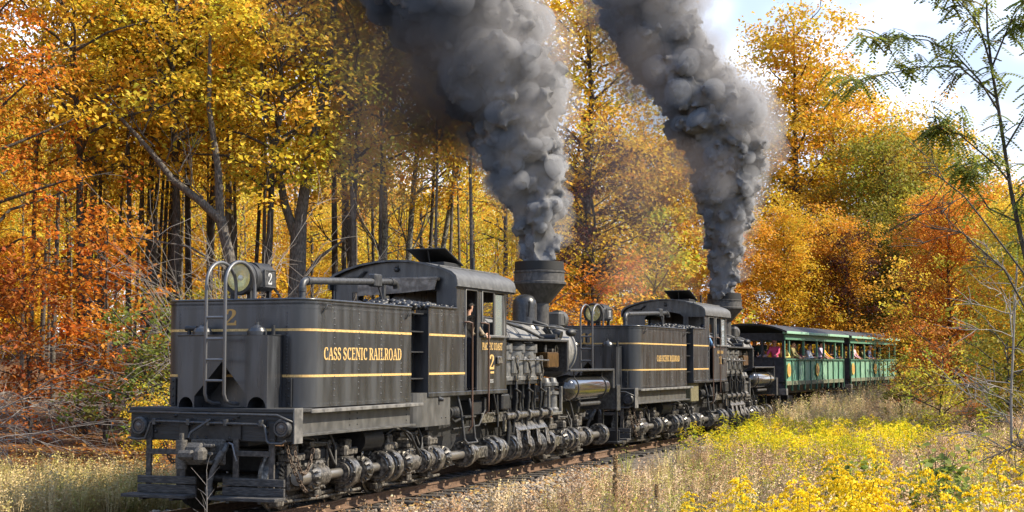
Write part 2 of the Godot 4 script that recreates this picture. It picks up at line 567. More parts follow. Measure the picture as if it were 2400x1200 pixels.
func make_track() -> void:
	var o := Node3D.new()
	o.name = "railway_track"
	add_child(o)
	tag(o, "single railway track with rusty brown rails on dark wooden sleepers", "", "", "structure")
	for side in [-1.0, 1.0]:
		var r := Shape.new()
		var top := Shape.new()
		var prof := [Vector2(-0.07, -0.165), Vector2(-0.07, -0.15), Vector2(-0.012, -0.13), Vector2(-0.012, -0.045), Vector2(-0.036, -0.035), Vector2(-0.036, -0.002), Vector2(0.036, -0.002), Vector2(0.036, -0.035), Vector2(0.012, -0.045), Vector2(0.012, -0.13), Vector2(0.07, -0.15), Vector2(0.07, -0.165)]
		var last := []
		var lt := []
		for k in 112:
			var f := line.sample_baked_with_rotation(k * 1.2 + 14.0)
			var c: Vector3 = f.origin + f.basis.x * 0.753 * side
			var ringp := []
			for p in prof: ringp.append(c + f.basis.x * p.x + Vector3.UP * p.y)
			var tt := [c - f.basis.x * 0.025, c + f.basis.x * 0.028]
			if last:
				for j in prof.size() - 1: r.quad(last[j], last[j + 1], ringp[j + 1], ringp[j])
				top.quad(lt[0], lt[1], tt[1], tt[0])
			last = ringp
			lt = tt
		var rl := part("rail", r, M.rail_rust, o)
		part("running_surface", top, M.rail_top, rl)
	rng.seed = 77
	var meshes := []
	for k in 5:
		meshes.append(Shape.new().box(Vector3(-1.28 - rng.randf() * 0.06, -0.16, -0.11), Vector3(1.3 + rng.randf() * 0.08, 0, 0.11 + rng.randf() * 0.02), 0.015).mesh(M.sleeper))
	for k in 110:
		var f := line.sample_baked_with_rotation(37.0 + k * 0.56)
		var t := part_mesh("sleeper", meshes[k % 5], o)
		t.transform = Transform3D(Basis(f.basis.x, Vector3.UP, f.basis.x.cross(Vector3.UP)).rotated(Vector3.UP, rng.randf_range(-0.03, 0.03)), f.origin + Vector3(0, -0.168 + rng.randf_range(-0.012, 0.0), 0) + f.basis.x * rng.randf_range(-0.05, 0.05))

func make_train() -> void:
	var a := thing("steam_locomotive", "nearest black geared steam locomotive, gold number 2 on its boxy leading tank", "steam locomotive", Vector3(-4.288, 0, -22.376), deg_to_rad(-21.5))
	make_loco(true, a)
	var b := thing("steam_locomotive", "second black geared steam locomotive, number 11, coupled between the first engine and the green cars", "steam locomotive", Vector3(2.108, 0, -38.818), deg_to_rad(-23.5))
	stretched = true
	make_loco(false, b)
	stretched = false
	var c := thing("passenger_car", "open sided green passenger car full of people right behind the second engine", "passenger car", Vector3(9.067, 0, -55.279), deg_to_rad(-25.8))
	make_car(c, 9.5)
	var d: Node3D = c.duplicate()
	d.name = numbered("passenger_car")
	add_child(d)
	d.position = Vector3(13.986, 0, -65.9)
	d.rotation.y = deg_to_rad(-26.8)
	d.set_meta("label", "rear green passenger car whose far end is hidden by the orange bushes")
	for q in [c, d]: q.set_meta("group", "green open passenger cars")
	cars = [c, d]
	locos = [a, b]

var cars := []
var locos := []

func rider(label: String, car: int, u: float, s: float, eye: float, turn: float, shirt: Color, hair: Color, head_wear := "", wear := Color.WHITE, lean := 0.15, bare := false) -> void:
	var c: Node3D = cars[car]
	var size := (eye - 1.5) / 1.62
	var at := c.transform * L(u, 1.5, s)
	var reach := (1.33 - u) / size + 0.06 if absf(turn) > 0.7 else 0.3
	var hy := 0.92 / size
	person(label, at, c.rotation.y + turn, size, Color(minf(shirt.r * 1.35, 0.75), minf(shirt.g * 1.35, 0.75), minf(shirt.b * 1.35, 0.75)), hair, head_wear, wear, lean, rng.randf_range(-0.3, 0.3), [Vector3(-0.17, hy, -reach), Vector3(0.2, hy, -reach)], Color(0.03, 0.035, 0.05), bare)  # shirts lightened in place of daylight the car roof keeps off the riders

func make_riders() -> void:
	make_features()
	rng.seed = 5
	var r := -PI / 2
	var brown := Color(0.09, 0.04, 0.018)
	var dark := Color(0.015, 0.011, 0.009)
	var blond := Color(0.42, 0.26, 0.1)
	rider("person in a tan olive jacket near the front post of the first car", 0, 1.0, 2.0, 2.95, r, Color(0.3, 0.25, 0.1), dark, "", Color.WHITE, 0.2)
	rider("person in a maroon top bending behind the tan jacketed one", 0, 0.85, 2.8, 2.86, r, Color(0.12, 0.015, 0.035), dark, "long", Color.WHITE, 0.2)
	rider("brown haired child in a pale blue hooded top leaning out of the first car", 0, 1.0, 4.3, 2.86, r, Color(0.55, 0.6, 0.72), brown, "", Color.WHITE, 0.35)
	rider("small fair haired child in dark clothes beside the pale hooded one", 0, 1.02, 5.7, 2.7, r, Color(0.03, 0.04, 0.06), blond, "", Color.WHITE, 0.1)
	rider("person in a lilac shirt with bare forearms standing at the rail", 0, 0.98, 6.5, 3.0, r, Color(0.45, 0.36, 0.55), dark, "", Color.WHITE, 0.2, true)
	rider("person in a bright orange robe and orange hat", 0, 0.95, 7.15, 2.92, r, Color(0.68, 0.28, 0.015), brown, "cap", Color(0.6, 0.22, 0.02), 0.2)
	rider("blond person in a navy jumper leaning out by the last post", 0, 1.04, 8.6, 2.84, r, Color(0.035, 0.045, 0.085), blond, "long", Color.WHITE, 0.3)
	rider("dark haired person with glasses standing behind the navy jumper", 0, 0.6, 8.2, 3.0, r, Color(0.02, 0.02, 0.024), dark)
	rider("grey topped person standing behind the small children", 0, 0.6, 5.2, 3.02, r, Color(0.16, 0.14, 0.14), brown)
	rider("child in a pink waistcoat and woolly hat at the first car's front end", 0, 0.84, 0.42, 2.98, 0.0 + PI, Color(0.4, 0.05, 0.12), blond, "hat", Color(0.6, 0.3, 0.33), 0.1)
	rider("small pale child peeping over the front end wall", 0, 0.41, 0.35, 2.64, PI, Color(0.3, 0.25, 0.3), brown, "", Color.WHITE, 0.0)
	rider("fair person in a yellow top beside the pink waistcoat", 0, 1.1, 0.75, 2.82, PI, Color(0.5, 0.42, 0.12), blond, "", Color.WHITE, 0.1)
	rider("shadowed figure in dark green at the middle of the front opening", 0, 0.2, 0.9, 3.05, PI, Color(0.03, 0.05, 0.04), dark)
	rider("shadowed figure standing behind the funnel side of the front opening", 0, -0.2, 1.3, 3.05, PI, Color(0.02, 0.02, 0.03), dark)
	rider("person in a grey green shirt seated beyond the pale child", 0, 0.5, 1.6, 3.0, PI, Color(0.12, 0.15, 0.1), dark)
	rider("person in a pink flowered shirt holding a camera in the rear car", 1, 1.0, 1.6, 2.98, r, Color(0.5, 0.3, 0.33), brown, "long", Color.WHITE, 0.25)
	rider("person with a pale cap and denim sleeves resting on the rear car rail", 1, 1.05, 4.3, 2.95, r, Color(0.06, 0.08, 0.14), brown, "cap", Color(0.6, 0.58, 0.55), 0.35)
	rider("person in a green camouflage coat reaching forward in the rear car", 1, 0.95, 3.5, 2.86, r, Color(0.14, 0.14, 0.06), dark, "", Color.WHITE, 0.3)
	var a: Node3D = locos[0]
	person("engine driver in a brown camouflage jacket leaning an elbow on the cab window sill", a.transform * L(0.98, 1.7, 6.75), a.rotation.y - 0.5, 1.0, Color(0.2, 0.15, 0.1), dark, "cap", Color(0.02, 0.02, 0.02), 0.1, 0.2, [Vector3(-0.1, 1.05, -0.4), Vector3(0.24, 1.06, -0.3)], Color(0.02, 0.02, 0.025), false, true)
	var b: Node3D = locos[1]
	person("engine driver in a light blue shirt in the cab of the second engine", b.transform * L(1.02, 1.7, 7.1), b.rotation.y - 0.4, 0.98, Color(0.16, 0.3, 0.5), dark, "cap", Color(0.05, 0.06, 0.1), 0.1, -0.8, [Vector3(-0.1, 1.05, -0.4), Vector3(0.2, 1.06, -0.3)])

# ---------------------------------------------------------------- locomotives
# In a locomotive's own axes x is across (its right side is +x), y is up from the rail head and it runs chimney-first towards -z; L() takes across, up, along.
var stretched := false  # the second engine: a longer tank, the works ahead of its cab closer together

func L(u: float, y: float, s: float) -> Vector3:
	if stretched: s = s * 1.24 if s < 3.62 and s > 0 else s if s < 0 else s + 0.87 if s < 8.3 else 9.17 + (s - 8.3) * 0.876
	return Vector3(u, y, -s)

func lettering(words: String, at: Vector3, basis: Basis, width: float, height: float, m: Material, parent: Node3D, called := "lettering", bold := true) -> void:
	var t := TextMesh.new()
	var f := SystemFont.new()
	f.font_names = PackedStringArray(["Droid Serif"])
	f.font_weight = 700 if bold else 400
	t.font = f
	t.text = words
	t.font_size = 64
	t.pixel_size = 0.01
	t.depth = 0.02
	var bb := t.get_aabb()
	var o := MeshInstance3D.new()
	o.name = called
	o.mesh = t
	o.material_override = m
	var sx := width / bb.size.x if width > 0 else height / bb.size.y
	var sy := height / bb.size.y
	o.transform = Transform3D(basis * Basis.from_scale(Vector3(sx, sy, 0.15)), at)
	parent.add_child(o, true)

func wheelset(tr: MeshInstance3D, s: float) -> void:
	for k in [-1.0, 1.0]:
		var w := Shape.new()
		w.lathe(L(0.66 * k, 0.46, s), Vector3(k, 0, 0), [Vector2(0, 0), Vector2(0.5, 0), Vector2(0.5, 0.03), Vector2(0.46, 0.045), Vector2(0.45, 0.14), Vector2(0.4, 0.15), Vector2(0.39, 0.11), Vector2(0.17, 0.09), Vector2(0.16, 0.17), Vector2(0, 0.17)], 26)
		part("wheel", w, M.worn_steel if k > 0 else M.iron, tr)
	part("axle", Shape.new().cyl(L(-0.95, 0.46, s), L(1.0, 0.46, s), 0.075), M.iron, tr)
	# the big toothed bevel gear outside the wheel
	var g := Shape.new()
	g.lathe(L(0.86, 0.46, s), Vector3(1, 0, 0), [Vector2(0, 0), Vector2(0.36, 0), Vector2(0.36, 0.06), Vector2(0.2, 0.1), Vector2(0.12, 0.1), Vector2(0.1, 0.16), Vector2(0, 0.16)], 26)
	for k in 34:
		var an := TAU * k / 34
		var rad := Vector3(0, sin(an), cos(an))
		g.obox(L(0.93, 0.46, s) + rad * 0.3, Vector3(0.05, 0.03, 0.16), Basis(Vector3(1, 0, 0), rad.cross(Vector3(1, 0, 0)), rad))
	part("bevel_gear", g, M.black_iron, tr)

func bolt_face(sh: Shape, at: Vector3, nn: Vector3, w: float, h: float, cols: int, rows: int) -> void:
	var u := nn.cross(Vector3.UP).normalized()
	for a in cols:
		for b in rows:
			sh.rivet(at + u * (w * (a / maxf(1, cols - 1) - 0.5)) + Vector3.UP * (h * (b / maxf(1, rows - 1) - 0.5)), nn, 0.022)

func truck(o: Node3D, s0: float, s1: float, dusty: Material, ends := true) -> void:
	var tr := part("truck", Shape.new().box(L(-0.95, 0.5, (s0 + s1) / 2 - 0.22), L(0.95, 0.9, (s0 + s1) / 2 + 0.22), 0.03), M.black_iron, o)
	var mid := (s0 + s1) / 2
	wheelset(tr, s0)
	wheelset(tr, s1)
	for k in [-1.0, 1.0]:
		var f := Shape.new()
		var u: float = 0.9 * k
		# arch bars: a truss of flat bars over the two journal boxes, boxed pedestals at its ends
		for seg in [[s0 - 0.25, 0.72, s0 + 0.3, 0.72], [s0 + 0.3, 0.72, mid - 0.3, 0.95], [mid - 0.3, 0.95, mid + 0.3, 0.95], [mid + 0.3, 0.95, s1 - 0.3, 0.72], [s1 - 0.3, 0.72, s1 + 0.25, 0.72], [s0 + 0.2, 0.68, mid - 0.25, 0.36], [mid - 0.25, 0.36, mid + 0.25, 0.36], [mid + 0.25, 0.36, s1 - 0.2, 0.68], [s0 - 0.15, 0.2, s1 + 0.15, 0.2]]:
			var a := L(u, seg[1], seg[0]); var b := L(u, seg[3], seg[2])
			var d := (b - a).normalized()
			f.obox((a + b) / 2, Vector3(0.12, 0.06, a.distance_to(b) + 0.04), Basis(Vector3(1, 0, 0), d.cross(Vector3(1, 0, 0)), d), 0.01)
		for s in [s0, s1]:
			f.box(L(u - 0.1, 0.3, s - 0.2), L(u + 0.12, 0.74, s + 0.2), 0.03)
			f.box(L(u - 0.06, 0.74, s - 0.24), L(u + 0.16, 0.86, s + 0.24), 0.02)
			f.box(L(u - 0.02, 0.84, s - 0.12), L(u + 0.14, 1.0, s + 0.06), 0.02)
			f.box(L(u, 0.12, s - 0.34), L(u + 0.1, 0.26, s - 0.16), 0.02)
		for s in [mid - 0.3, mid + 0.3]:
			f.cyl(L(u + 0.02, 0.36, s), L(u + 0.02, 0.98, s), 0.035, -1, 7)
			f.box(L(u - 0.06, 0.94, s - 0.08), L(u + 0.1, 1.02, s + 0.08), 0.01)
		part("side_frame", f, dusty, tr)
		var sp := Shape.new()
		for s in [mid - 0.14, mid, mid + 0.14]:
			for q in 5:
				sp.lathe(L(u, 0.42 + q * 0.075, s), Vector3.UP, [Vector2(0.045, 0), Vector2(0.062, 0.03), Vector2(0.045, 0.06)], 9)
		part("spring", sp, M.iron, tr)
	# bolted bearing castings that carry the line shaft on the right side
	for s in [s0 + 0.42, s1 - 0.36]:
		var br := Shape.new()
		br.box(L(0.9, 0.3, s - 0.14), L(1.24, 0.74, s + 0.14), 0.04)
		br.cyl(L(1.15, 0.5, s - 0.19), L(1.15, 0.5, s + 0.19), 0.16, -1, 16)
		br.box(L(0.95, 0.74, s - 0.09), L(1.2, 0.92, s + 0.05), 0.03)
		br.box(L(1.0, 0.18, s - 0.1), L(1.2, 0.3, s + 0.08), 0.02)
		bolt_face(br, L(1.242, 0.66, s), Vector3.RIGHT, 0.18, 0.1, 2, 2)
		bolt_face(br, L(1.242, 0.36, s), Vector3.RIGHT, 0.18, 0.08, 2, 2)
		part("shaft_bearing", br, dusty, tr)
	for s in [s0, s1]:
		var pn := Shape.new()
		pn.lathe(L(1.15, 0.5, s + 0.1), Vector3(0, 0, -1), [Vector2(0, 0), Vector2(0.15, 0), Vector2(0.21, 0.09), Vector2(0.21, 0.12), Vector2(0.08, 0.13), Vector2(0, 0.13)], 18)
		for q in 14:
			var an := TAU * q / 14
			var rad := Vector3(cos(an), sin(an), 0)
			pn.obox(L(1.15, 0.5, s + 0.15) + rad * 0.19, Vector3(0.05, 0.026, 0.1), Basis(rad, Vector3(0, 0, 1).cross(rad), Vector3(0, 0, 1)))
		part("pinion", pn, M.worn_steel, tr)
	# brake gear under the side frame
	var bk := Shape.new()
	for s in [s0 + 0.55, s1 - 0.55]:
		bk.box(L(0.6, 0.22, s - 0.06), L(0.8, 0.66, s + 0.06), 0.02)
		bk.obox(L(0.72, 0.62, s), Vector3(0.05, 0.8, 0.05))
	bk.pipe([L(0.98, 0.16, s0 - 0.5), L(0.98, 0.13, mid), L(0.98, 0.16, s1 + 0.45)], 0.03, 6)
	bk.box(L(0.9, 0.1, s0 - 0.6), L(1.06, 0.22, s0 - 0.38), 0.02)
	part("brake_rigging", bk, dusty, tr)
	var hs := Shape.new()
	hs.pipe([L(0.95, 1.0, s0 + 0.5), L(1.08, 0.98, s0 + 0.85), L(1.12, 0.7, s0 + 1.0), L(1.1, 0.62, s0 + 1.12), L(1.05, 0.9, s0 + 1.2), L(0.95, 1.15, s0 + 1.15)], 0.022, 6)
	hs.pipe([L(0.9, 0.95, s0 - 0.1), L(1.0, 1.1, s0 + 0.2), L(0.98, 1.05, s0 + 0.6), L(0.9, 0.95, mid)], 0.018, 6)
	parts("brake_hose", hs, M.rubber, tr)

func ring(sh: Shape, s: float, r: float, w: float) -> void:
	sh.lathe(L(1.15, 0.5, s - w / 2), Vector3(0, 0, -1), [Vector2(0, 0), Vector2(r * 0.72, 0), Vector2(r * 0.78, 0.012), Vector2(r * 0.94, 0.012), Vector2(r, 0.03), Vector2(r, w - 0.03), Vector2(r * 0.94, w), Vector2(0, w)], 24)

func make_loco(two: bool, o: Node3D) -> void:
	var paint: Material = M.loco_paint
	var dusty: Material = M.dusty_iron if two else M.grey_iron
	# ---- tender tank
	var out := PackedVector3Array()
	var nor := PackedVector3Array()
	var rc := 0.32
	var hw := 1.3
	out.append(L(-hw, 0, 3.62)); nor.append(Vector3.LEFT)
	for k in 9:
		var an := PI / 2 * k / 8.0
		nor.append(Vector3(-cos(an), 0, sin(an)))
		out.append(L(-hw + rc, 0, rc) + Vector3(-cos(an), 0, sin(an)) * rc)
	for k in 9:
		var an := PI / 2 * k / 8.0
		nor.append(Vector3(sin(an), 0, cos(an)))
		out.append(L(hw - rc, 0, rc) + Vector3(sin(an), 0, cos(an)) * rc)
	out.append(L(hw, 0, 3.62)); nor.append(Vector3.RIGHT)
	var tk := Shape.new()
	tk.fence(out, nor, 1.56, 3.2)
	var lid := PackedVector2Array()
	for p in out: lid.append(Vector2(p.x, -p.z))
	tk.prism(lid, Vector3(0, 3.12, 0), Vector3(1, 0, 0), Vector3(0, 0, -1), 0.03)
	tk.box(L(-hw, 1.56, 3.6), L(hw, 3.2, 3.618))
	var tank := part("water_tank", tk, paint, o)
	var rim := Shape.new()
	var loop := []
	for p in out: loop.append(p + Vector3.UP * 3.2)
	rim.pipe(loop, 0.022, 6)
	part("rim", rim, paint, tank)
	var seam := Shape.new()
	seam.fence(out, nor, 3.06, 3.065, 0.004)
	seam.fence(out, nor, 1.56, 1.66, 0.008)
	part("seam", seam, paint, tank)
	for y in [2.735, 2.035]:
		var st := Shape.new()
		st.fence(out, nor, y - 0.019, y + 0.019, 0.004)
		part("stripe", st, M.gold_paint, tank)
	var rv := Shape.new()
	for s in [0.84, 1.66, 2.46, 3.22]:
		for k in 14:
			rv.rivet(L(hw, 1.72 + k * 0.1, s), Vector3.RIGHT, 0.02)
	for u in [-0.98, 0.94]:
		for k in 28:
			rv.rivet(L(u, 1.64 + k * 0.05, 0.0), Vector3.BACK, 0.015)
	for k in 62:
		rv.rivet(L(hw, 3.085, 0.4 + k * 0.051), Vector3.RIGHT, 0.009)
		rv.rivet(L(hw + 0.008, 1.61, 0.4 + k * 0.051), Vector3.RIGHT, 0.009)
	for k in 42:
		rv.rivet(L(-0.9 + k * 0.045, 3.085, 0.0), Vector3.BACK, 0.009)
	part("rivets", rv, paint, tank, "stuff")
	var side := Basis(Vector3(0, 0, -1), Vector3.UP, Vector3.RIGHT)
	if two:
		lettering("CASS SCENIC RAILROAD", L(hw + 0.003, 2.372, 1.86), side, 2.72, 0.2, M.gold_paint, tank)
		lettering("2", L(-0.05, 2.93, -0.003), Basis(), 0.2, 0.25, M.dull_gold, tank, "number")
	else:
		lettering("CASS SCENIC RAILROAD", L(hw + 0.003, 2.34, 2.2), side, 2.1, 0.17, M.gold_paint, tank)
		lettering("11", L(-0.1, 2.87, -0.003), Basis(), 0.34, 0.28, M.dull_gold, tank, "number")
	for q in [[0.45, 3.12], [3.4, 3.1]]:
		part("hook", Shape.new().pipe([L(hw + 0.01, q[1] - 0.12, q[0] - 0.03), L(hw + 0.07, q[1] - 0.02, q[0]), L(hw + 0.06, q[1], q[0] + 0.02), L(hw + 0.05, q[1], q[0] + 0.2)], 0.014, 6), M.black_iron, tank)
	for u in [-1.06, 1.0]:
		var br := Shape.new()
		br.box(L(u - 0.05, 1.56, -0.04), L(u + 0.05, 2.0, -0.012), 0.01)
		bolt_face(br, L(u, 1.78, -0.04), Vector3.BACK, 0.0, 0.34, 1, 4)
		parts("bracket", br, M.black_iron, tank)
	# filling pipe over the tank to the cab
	var fp := Shape.new()
	fp.pipe([L(0.3, 3.12, 1.56), L(0.3, 3.48, 1.56), L(0.3, 3.55, 1.6), L(0.3, 3.58, 1.68), L(0.3, 3.72, 4.86), L(0.3, 3.71, 5.0), L(0.3, 3.64, 5.06), L(0.3, 3.6, 5.06)], 0.062, 12)
	fp.cyl(L(0.3, 3.14, 1.56), L(0.3, 3.2, 1.56), 0.1)
	for q in [[1.56, 3.46, 1.56, 3.4], [1.7, 3.582, 1.78, 3.586], [4.8, 3.717, 4.88, 3.72]]:
		fp.cyl(L(0.3, q[1], q[0]), L(0.3, q[3], q[2]), 0.075, -1, 12)
	var pp := part("filling_pipe", fp, M.pipe_iron, o)
	var bp := Shape.new()
	bp.box(L(0.23, 3.6, 4.05), L(0.37, 3.83, 4.35), 0.02)
	bp.box(L(0.27, 3.1, 4.5), L(0.33, 3.68, 4.58), 0.01)
	bp.pipe([L(0.3, 3.66, 4.3), L(0.34, 3.3, 4.45)], 0.018, 6)
	parts("bracket", bp, M.pipe_iron, pp)
	# box on the rear deck with the triangular cut-out, and its filler lids
	var bx := PackedVector2Array([Vector2(-0.7, 1.56), Vector2(-0.7, 2.65), Vector2(0.87, 2.65), Vector2(0.87, 1.56), Vector2(0.85, 1.56)])
	for k in 9: bx.append(Vector2(0.69 + 0.16 * cos(PI * k / 8), 1.56 + 0.17 * sin(PI * k / 8)))
	bx.append_array([Vector2(0.525, 1.56), Vector2(0.525, 1.74), Vector2(0.08, 2.25), Vector2(-0.4, 1.73), Vector2(-0.4, 1.56)])
	for k in 9: bx.append(Vector2(-0.55 + 0.13 * cos(PI * k / 8), 1.56 + 0.16 * sin(PI * k / 8)))
	var tb := part("tool_box", Shape.new().prism(bx, L(0, 0, -0.015), Vector3(1, 0, 0), Vector3.UP, 0.43), paint, o)
	part("edge", Shape.new().pipe([L(-0.7, 2.65, -0.02), L(-0.7, 2.65, -0.445), L(0.87, 2.65, -0.445), L(0.87, 2.65, -0.02)], 0.014, 5), paint, tb)
	for u in [-0.42, 0.55]:
		part("lid", Shape.new().lathe(L(u, 2.65, -0.22), Vector3.UP, [Vector2(0, 0), Vector2(0.15, 0), Vector2(0.15, 0.06), Vector2(0.12, 0.11), Vector2(0.06, 0.14), Vector2(0.03, 0.16), Vector2(0.03, 0.2), Vector2(0, 0.2)], 18), paint, tb)
	parts("valve", Shape.new().cyl(L(-0.64, 2.65, -0.25), L(-0.64, 2.78, -0.25), 0.03).cyl(L(-0.7, 2.76, -0.25), L(-0.5, 2.76, -0.25), 0.04).cyl(L(0.82, 2.65, -0.2), L(0.82, 2.8, -0.2), 0.03), M.black_iron, tb)
	# ladder with hooped rails
	var la := Shape.new()
	for u in [-0.01, 0.32]:
		var pts := [L(u, 1.62, -0.36), L(u, 1.63, -0.55), L(u, 1.68, -0.7), L(u, 1.78, -0.75), L(u, 3.38, -0.75)]
		for k in 13:
			var an := PI * k / 12.0
			pts.append(L(u, 3.4 + sin(an) * 0.36, -0.34 - cos(an) * 0.41))
		pts.append(L(u, 3.15, 0.07))
		la.pipe(pts, 0.027, 8)
	var lad := part("ladder", la, M.grey_steel, o)
	for y in [2.91, 2.59, 2.28, 1.97]:
		part("rung", Shape.new().cyl(L(-0.01, y, -0.75), L(0.32, y, -0.75), 0.02, -1, 8), M.grey_steel, lad)
	# headlight facing back over the tank
	var hl := Shape.new()
	var hu := 0.02
	hl.lathe(L(hu, 3.55, 0.06), Vector3(0, 0, -1), [Vector2(0.215, 0.03), Vector2(0.22, 0.0), Vector2(0.265, 0.0), Vector2(0.275, 0.03), Vector2(0.275, 0.09), Vector2(0.24, 0.1), Vector2(0.24, 0.16), Vector2(0.255, 0.17), Vector2(0.255, 0.24), Vector2(0.235, 0.25), Vector2(0.235, 0.34), Vector2(0, 0.34)], 28)
	hl.box(L(hu - 0.21, 3.36, 0.36), L(hu + 0.24, 3.72, 0.82), 0.06)
	hl.cyl(L(hu, 3.6, 0.4), L(hu, 3.6, 0.84), 0.215, -1, 20)
	for q in [[-0.15, 0.2], [0.15, 0.2], [-0.15, 0.72], [0.18, 0.72]]:
		hl.box(L(q[0] - 0.03, 3.14, q[1] - 0.03), L(q[0] + 0.03, 3.4, q[1] + 0.03))
	hl.box(L(-0.25, 3.14, 0.08), L(0.28, 3.18, 0.86), 0.01)
	var hd := part("headlight", hl, M.black_iron, o)
	part("reflector", Shape.new().lathe(L(hu, 3.55, 0.1), Vector3(0, 0, -1), [Vector2(0.215, 0.0), Vector2(0.2, 0.04), Vector2(0.14, 0.1), Vector2(0.06, 0.13), Vector2(0, 0.135)], 24, true), M.mirror_gold, hd)
	part("bulb", Shape.new().ball(L(hu, 3.55, 0.14), Vector3.ONE * 0.045), M.bulb_glass, hd)
	part("lens", Shape.new().lathe(L(hu, 3.55, 0.09), Vector3(0, 0, 1), [Vector2(0.213, 0.0), Vector2(0.15, 0.025), Vector2(0.08, 0.037), Vector2(0, 0.04)], 24, true), M.lens_glass, hd)
	var np := part("number_plate", Shape.new().box(L(hu + 0.235, 3.4, 0.42), L(hu + 0.255, 3.7, 0.78), 0.008), M.pipe_iron, hd)
	part("frame", Shape.new().pipe([L(hu + 0.258, 3.42, 0.44), L(hu + 0.258, 3.68, 0.44), L(hu + 0.258, 3.68, 0.76), L(hu + 0.258, 3.42, 0.76), L(hu + 0.258, 3.42, 0.44)], 0.012, 5), M.black_iron, hd)
	lettering("2" if two else "11", L(hu + 0.256, 3.55, 0.6), side, 0.11 if two else 0.16, 0.18, M.white_paint, hd, "number")
	# ---- rear end: beam, lamps, rails, footboards, coupler
	var eb := part("end_beam", Shape.new().box(L(-1.42, 1.07, -0.62), L(1.42, 1.52, -0.4), 0.015).box(L(-1.44, 1.5, -0.64), L(1.43, 1.56, -0.05), 0.01), M.black_wood, o)
	part("end_plate", Shape.new().box(L(1.42, 1.05, -0.63), L(1.45, 1.57, -0.38), 0.005), M.pale_grey, eb)
	var eh := Shape.new()
	eh.box(L(-0.28, 1.08, -0.64), L(0.42, 1.42, -0.618), 0.005)
	var eb2 := Shape.new()
	for q in [[-0.95, 1.2], [-0.95, 1.3], [1.0, 1.2], [1.0, 1.3], [-0.2, 1.36], [0.0, 1.36], [0.2, 1.36], [0.36, 1.36], [-0.2, 1.12], [0.36, 1.12], [-0.05, 1.12], [0.5, 1.44], [-0.6, 1.44]]:
		eb2.rivet(L(q[0], q[1], -0.64), Vector3.BACK, 0.03)
	for q in [[-0.43, 0.08], [0.48, 0.08], [-1.05, 0.06], [1.09, 0.06]]:
		eh.box(L(q[0] - q[1], 1.1, -0.66), L(q[0] + q[1], 1.36, -0.63), 0.008)
	parts("fitting", eh, M.black_iron, eb)
	part("bolts", eb2, M.black_iron, eb, "stuff")
	var gr := Shape.new()
	gr.pipe([L(-1.4, 1.5, -0.6), L(-1.38, 1.49, -0.74), L(0.2, 1.48, -0.74), L(1.22, 1.47, -0.74), L(1.38, 1.4, -0.7), L(1.42, 1.36, -0.6)], 0.02, 7)
	gr.pipe([L(-1.38, 1.1, -0.72), L(-1.2, 1.08, -0.74), L(-1.06, 1.1, -0.74), L(-1.02, 1.2, -0.74), L(-0.97, 1.33, -0.74), L(-0.92, 1.36, -0.74), L(0.98, 1.33, -0.74), L(1.02, 1.3, -0.74), L(1.05, 1.1, -0.74), L(1.1, 1.06, -0.74), L(1.3, 1.06, -0.74), L(1.36, 1.1, -0.72)], 0.022, 7)
	gr.pipe([L(0.1, 1.4, -0.74), L(-0.05, 1.3, -0.78), L(-0.2, 1.2, -0.82), L(-0.22, 1.12, -0.85)], 0.024, 7)
	for u in [-0.9, -0.3, 0.35, 0.95, 0.05]:
		gr.box(L(u - 0.03, 1.3, -0.77), L(u + 0.03, 1.4, -0.62), 0.01)
	parts("grab_rail", gr, M.pipe_iron, eb)
	for u in [-1.2, 1.28]:
		part("marker_lamp", Shape.new().lathe(L(u, 1.28, -0.6), Vector3.BACK, [Vector2(0.0, 0), Vector2(0.13, 0), Vector2(0.14, 0.05), Vector2(0.14, 0.1), Vector2(0.12, 0.13), Vector2(0.1, 0.13), Vector2(0.095, 0.11)], 22), M.pipe_iron, eb)
		part("lens", Shape.new().lathe(L(u, 1.28, -0.705), Vector3.BACK, [Vector2(0.1, 0), Vector2(0.085, 0.012), Vector2(0.055, 0.012), Vector2(0.05, 0.02), Vector2(0, 0.024)], 20), M.dark_glass, eb)
		parts("bracket", Shape.new().box(L(u - 0.12, 1.12, -0.63), L(u + 0.12, 1.44, -0.61), 0.005), M.black_iron, eb)
	for q in [[-1.2, -0.17], [0.3, 1.34]]:
		var u0 := -1.05 if q[0] < 0 else 0.48
		var ft := part("footboard", Shape.new().box(L(u0, 0.86, -0.68), L(u0 + 0.61, 0.94, -0.65), 0.005), M.dusty_wood, o)
		for u in [u0, u0 + 0.61]:
			part("hanger", Shape.new().box(L(u - 0.045, 0.28, -0.67), L(u + 0.045, 1.12, -0.63), 0.005), M.dusty_wood, ft)
		part("plank", Shape.new().box(L(q[0], 0.43, -0.73), L(q[1], 0.54, -0.68), 0.006), M.board, ft)
		part("plank", Shape.new().box(L(q[0], 0.29, -0.73), L(q[1], 0.41, -0.68), 0.006), M.board, ft)
		part("plank", Shape.new().box(L(q[0] - 0.1, 0.235, -1.0), L(q[1] + 0.01, 0.285, -0.68), 0.006), M.board, ft)
		parts("bracket", Shape.new().box(L(q[0] + 0.2, 0.2, -0.95), L(q[0] + 0.26, 0.235, -0.6)).box(L(q[1] - 0.3, 0.2, -0.95), L(q[1] - 0.24, 0.235, -0.6)), M.black_iron, ft)
	coupler(o, -0.62, 1.0)
	part("air_hose", Shape.new().pipe([L(0.3, 1.02, -0.64), L(0.4, 1.02, -0.78), L(0.42, 0.96, -0.86), L(0.36, 0.84, -0.92), L(0.27, 0.66, -0.95), L(0.23, 0.48, -0.95), L(0.21, 0.36, -0.94)], 0.038, 9).cyl(L(0.33, 0.8, -0.93), L(0.4, 0.94, -0.88), 0.052).cyl(L(0.21, 0.3, -0.94), L(0.21, 0.42, -0.945), 0.055), M.rubber, o)
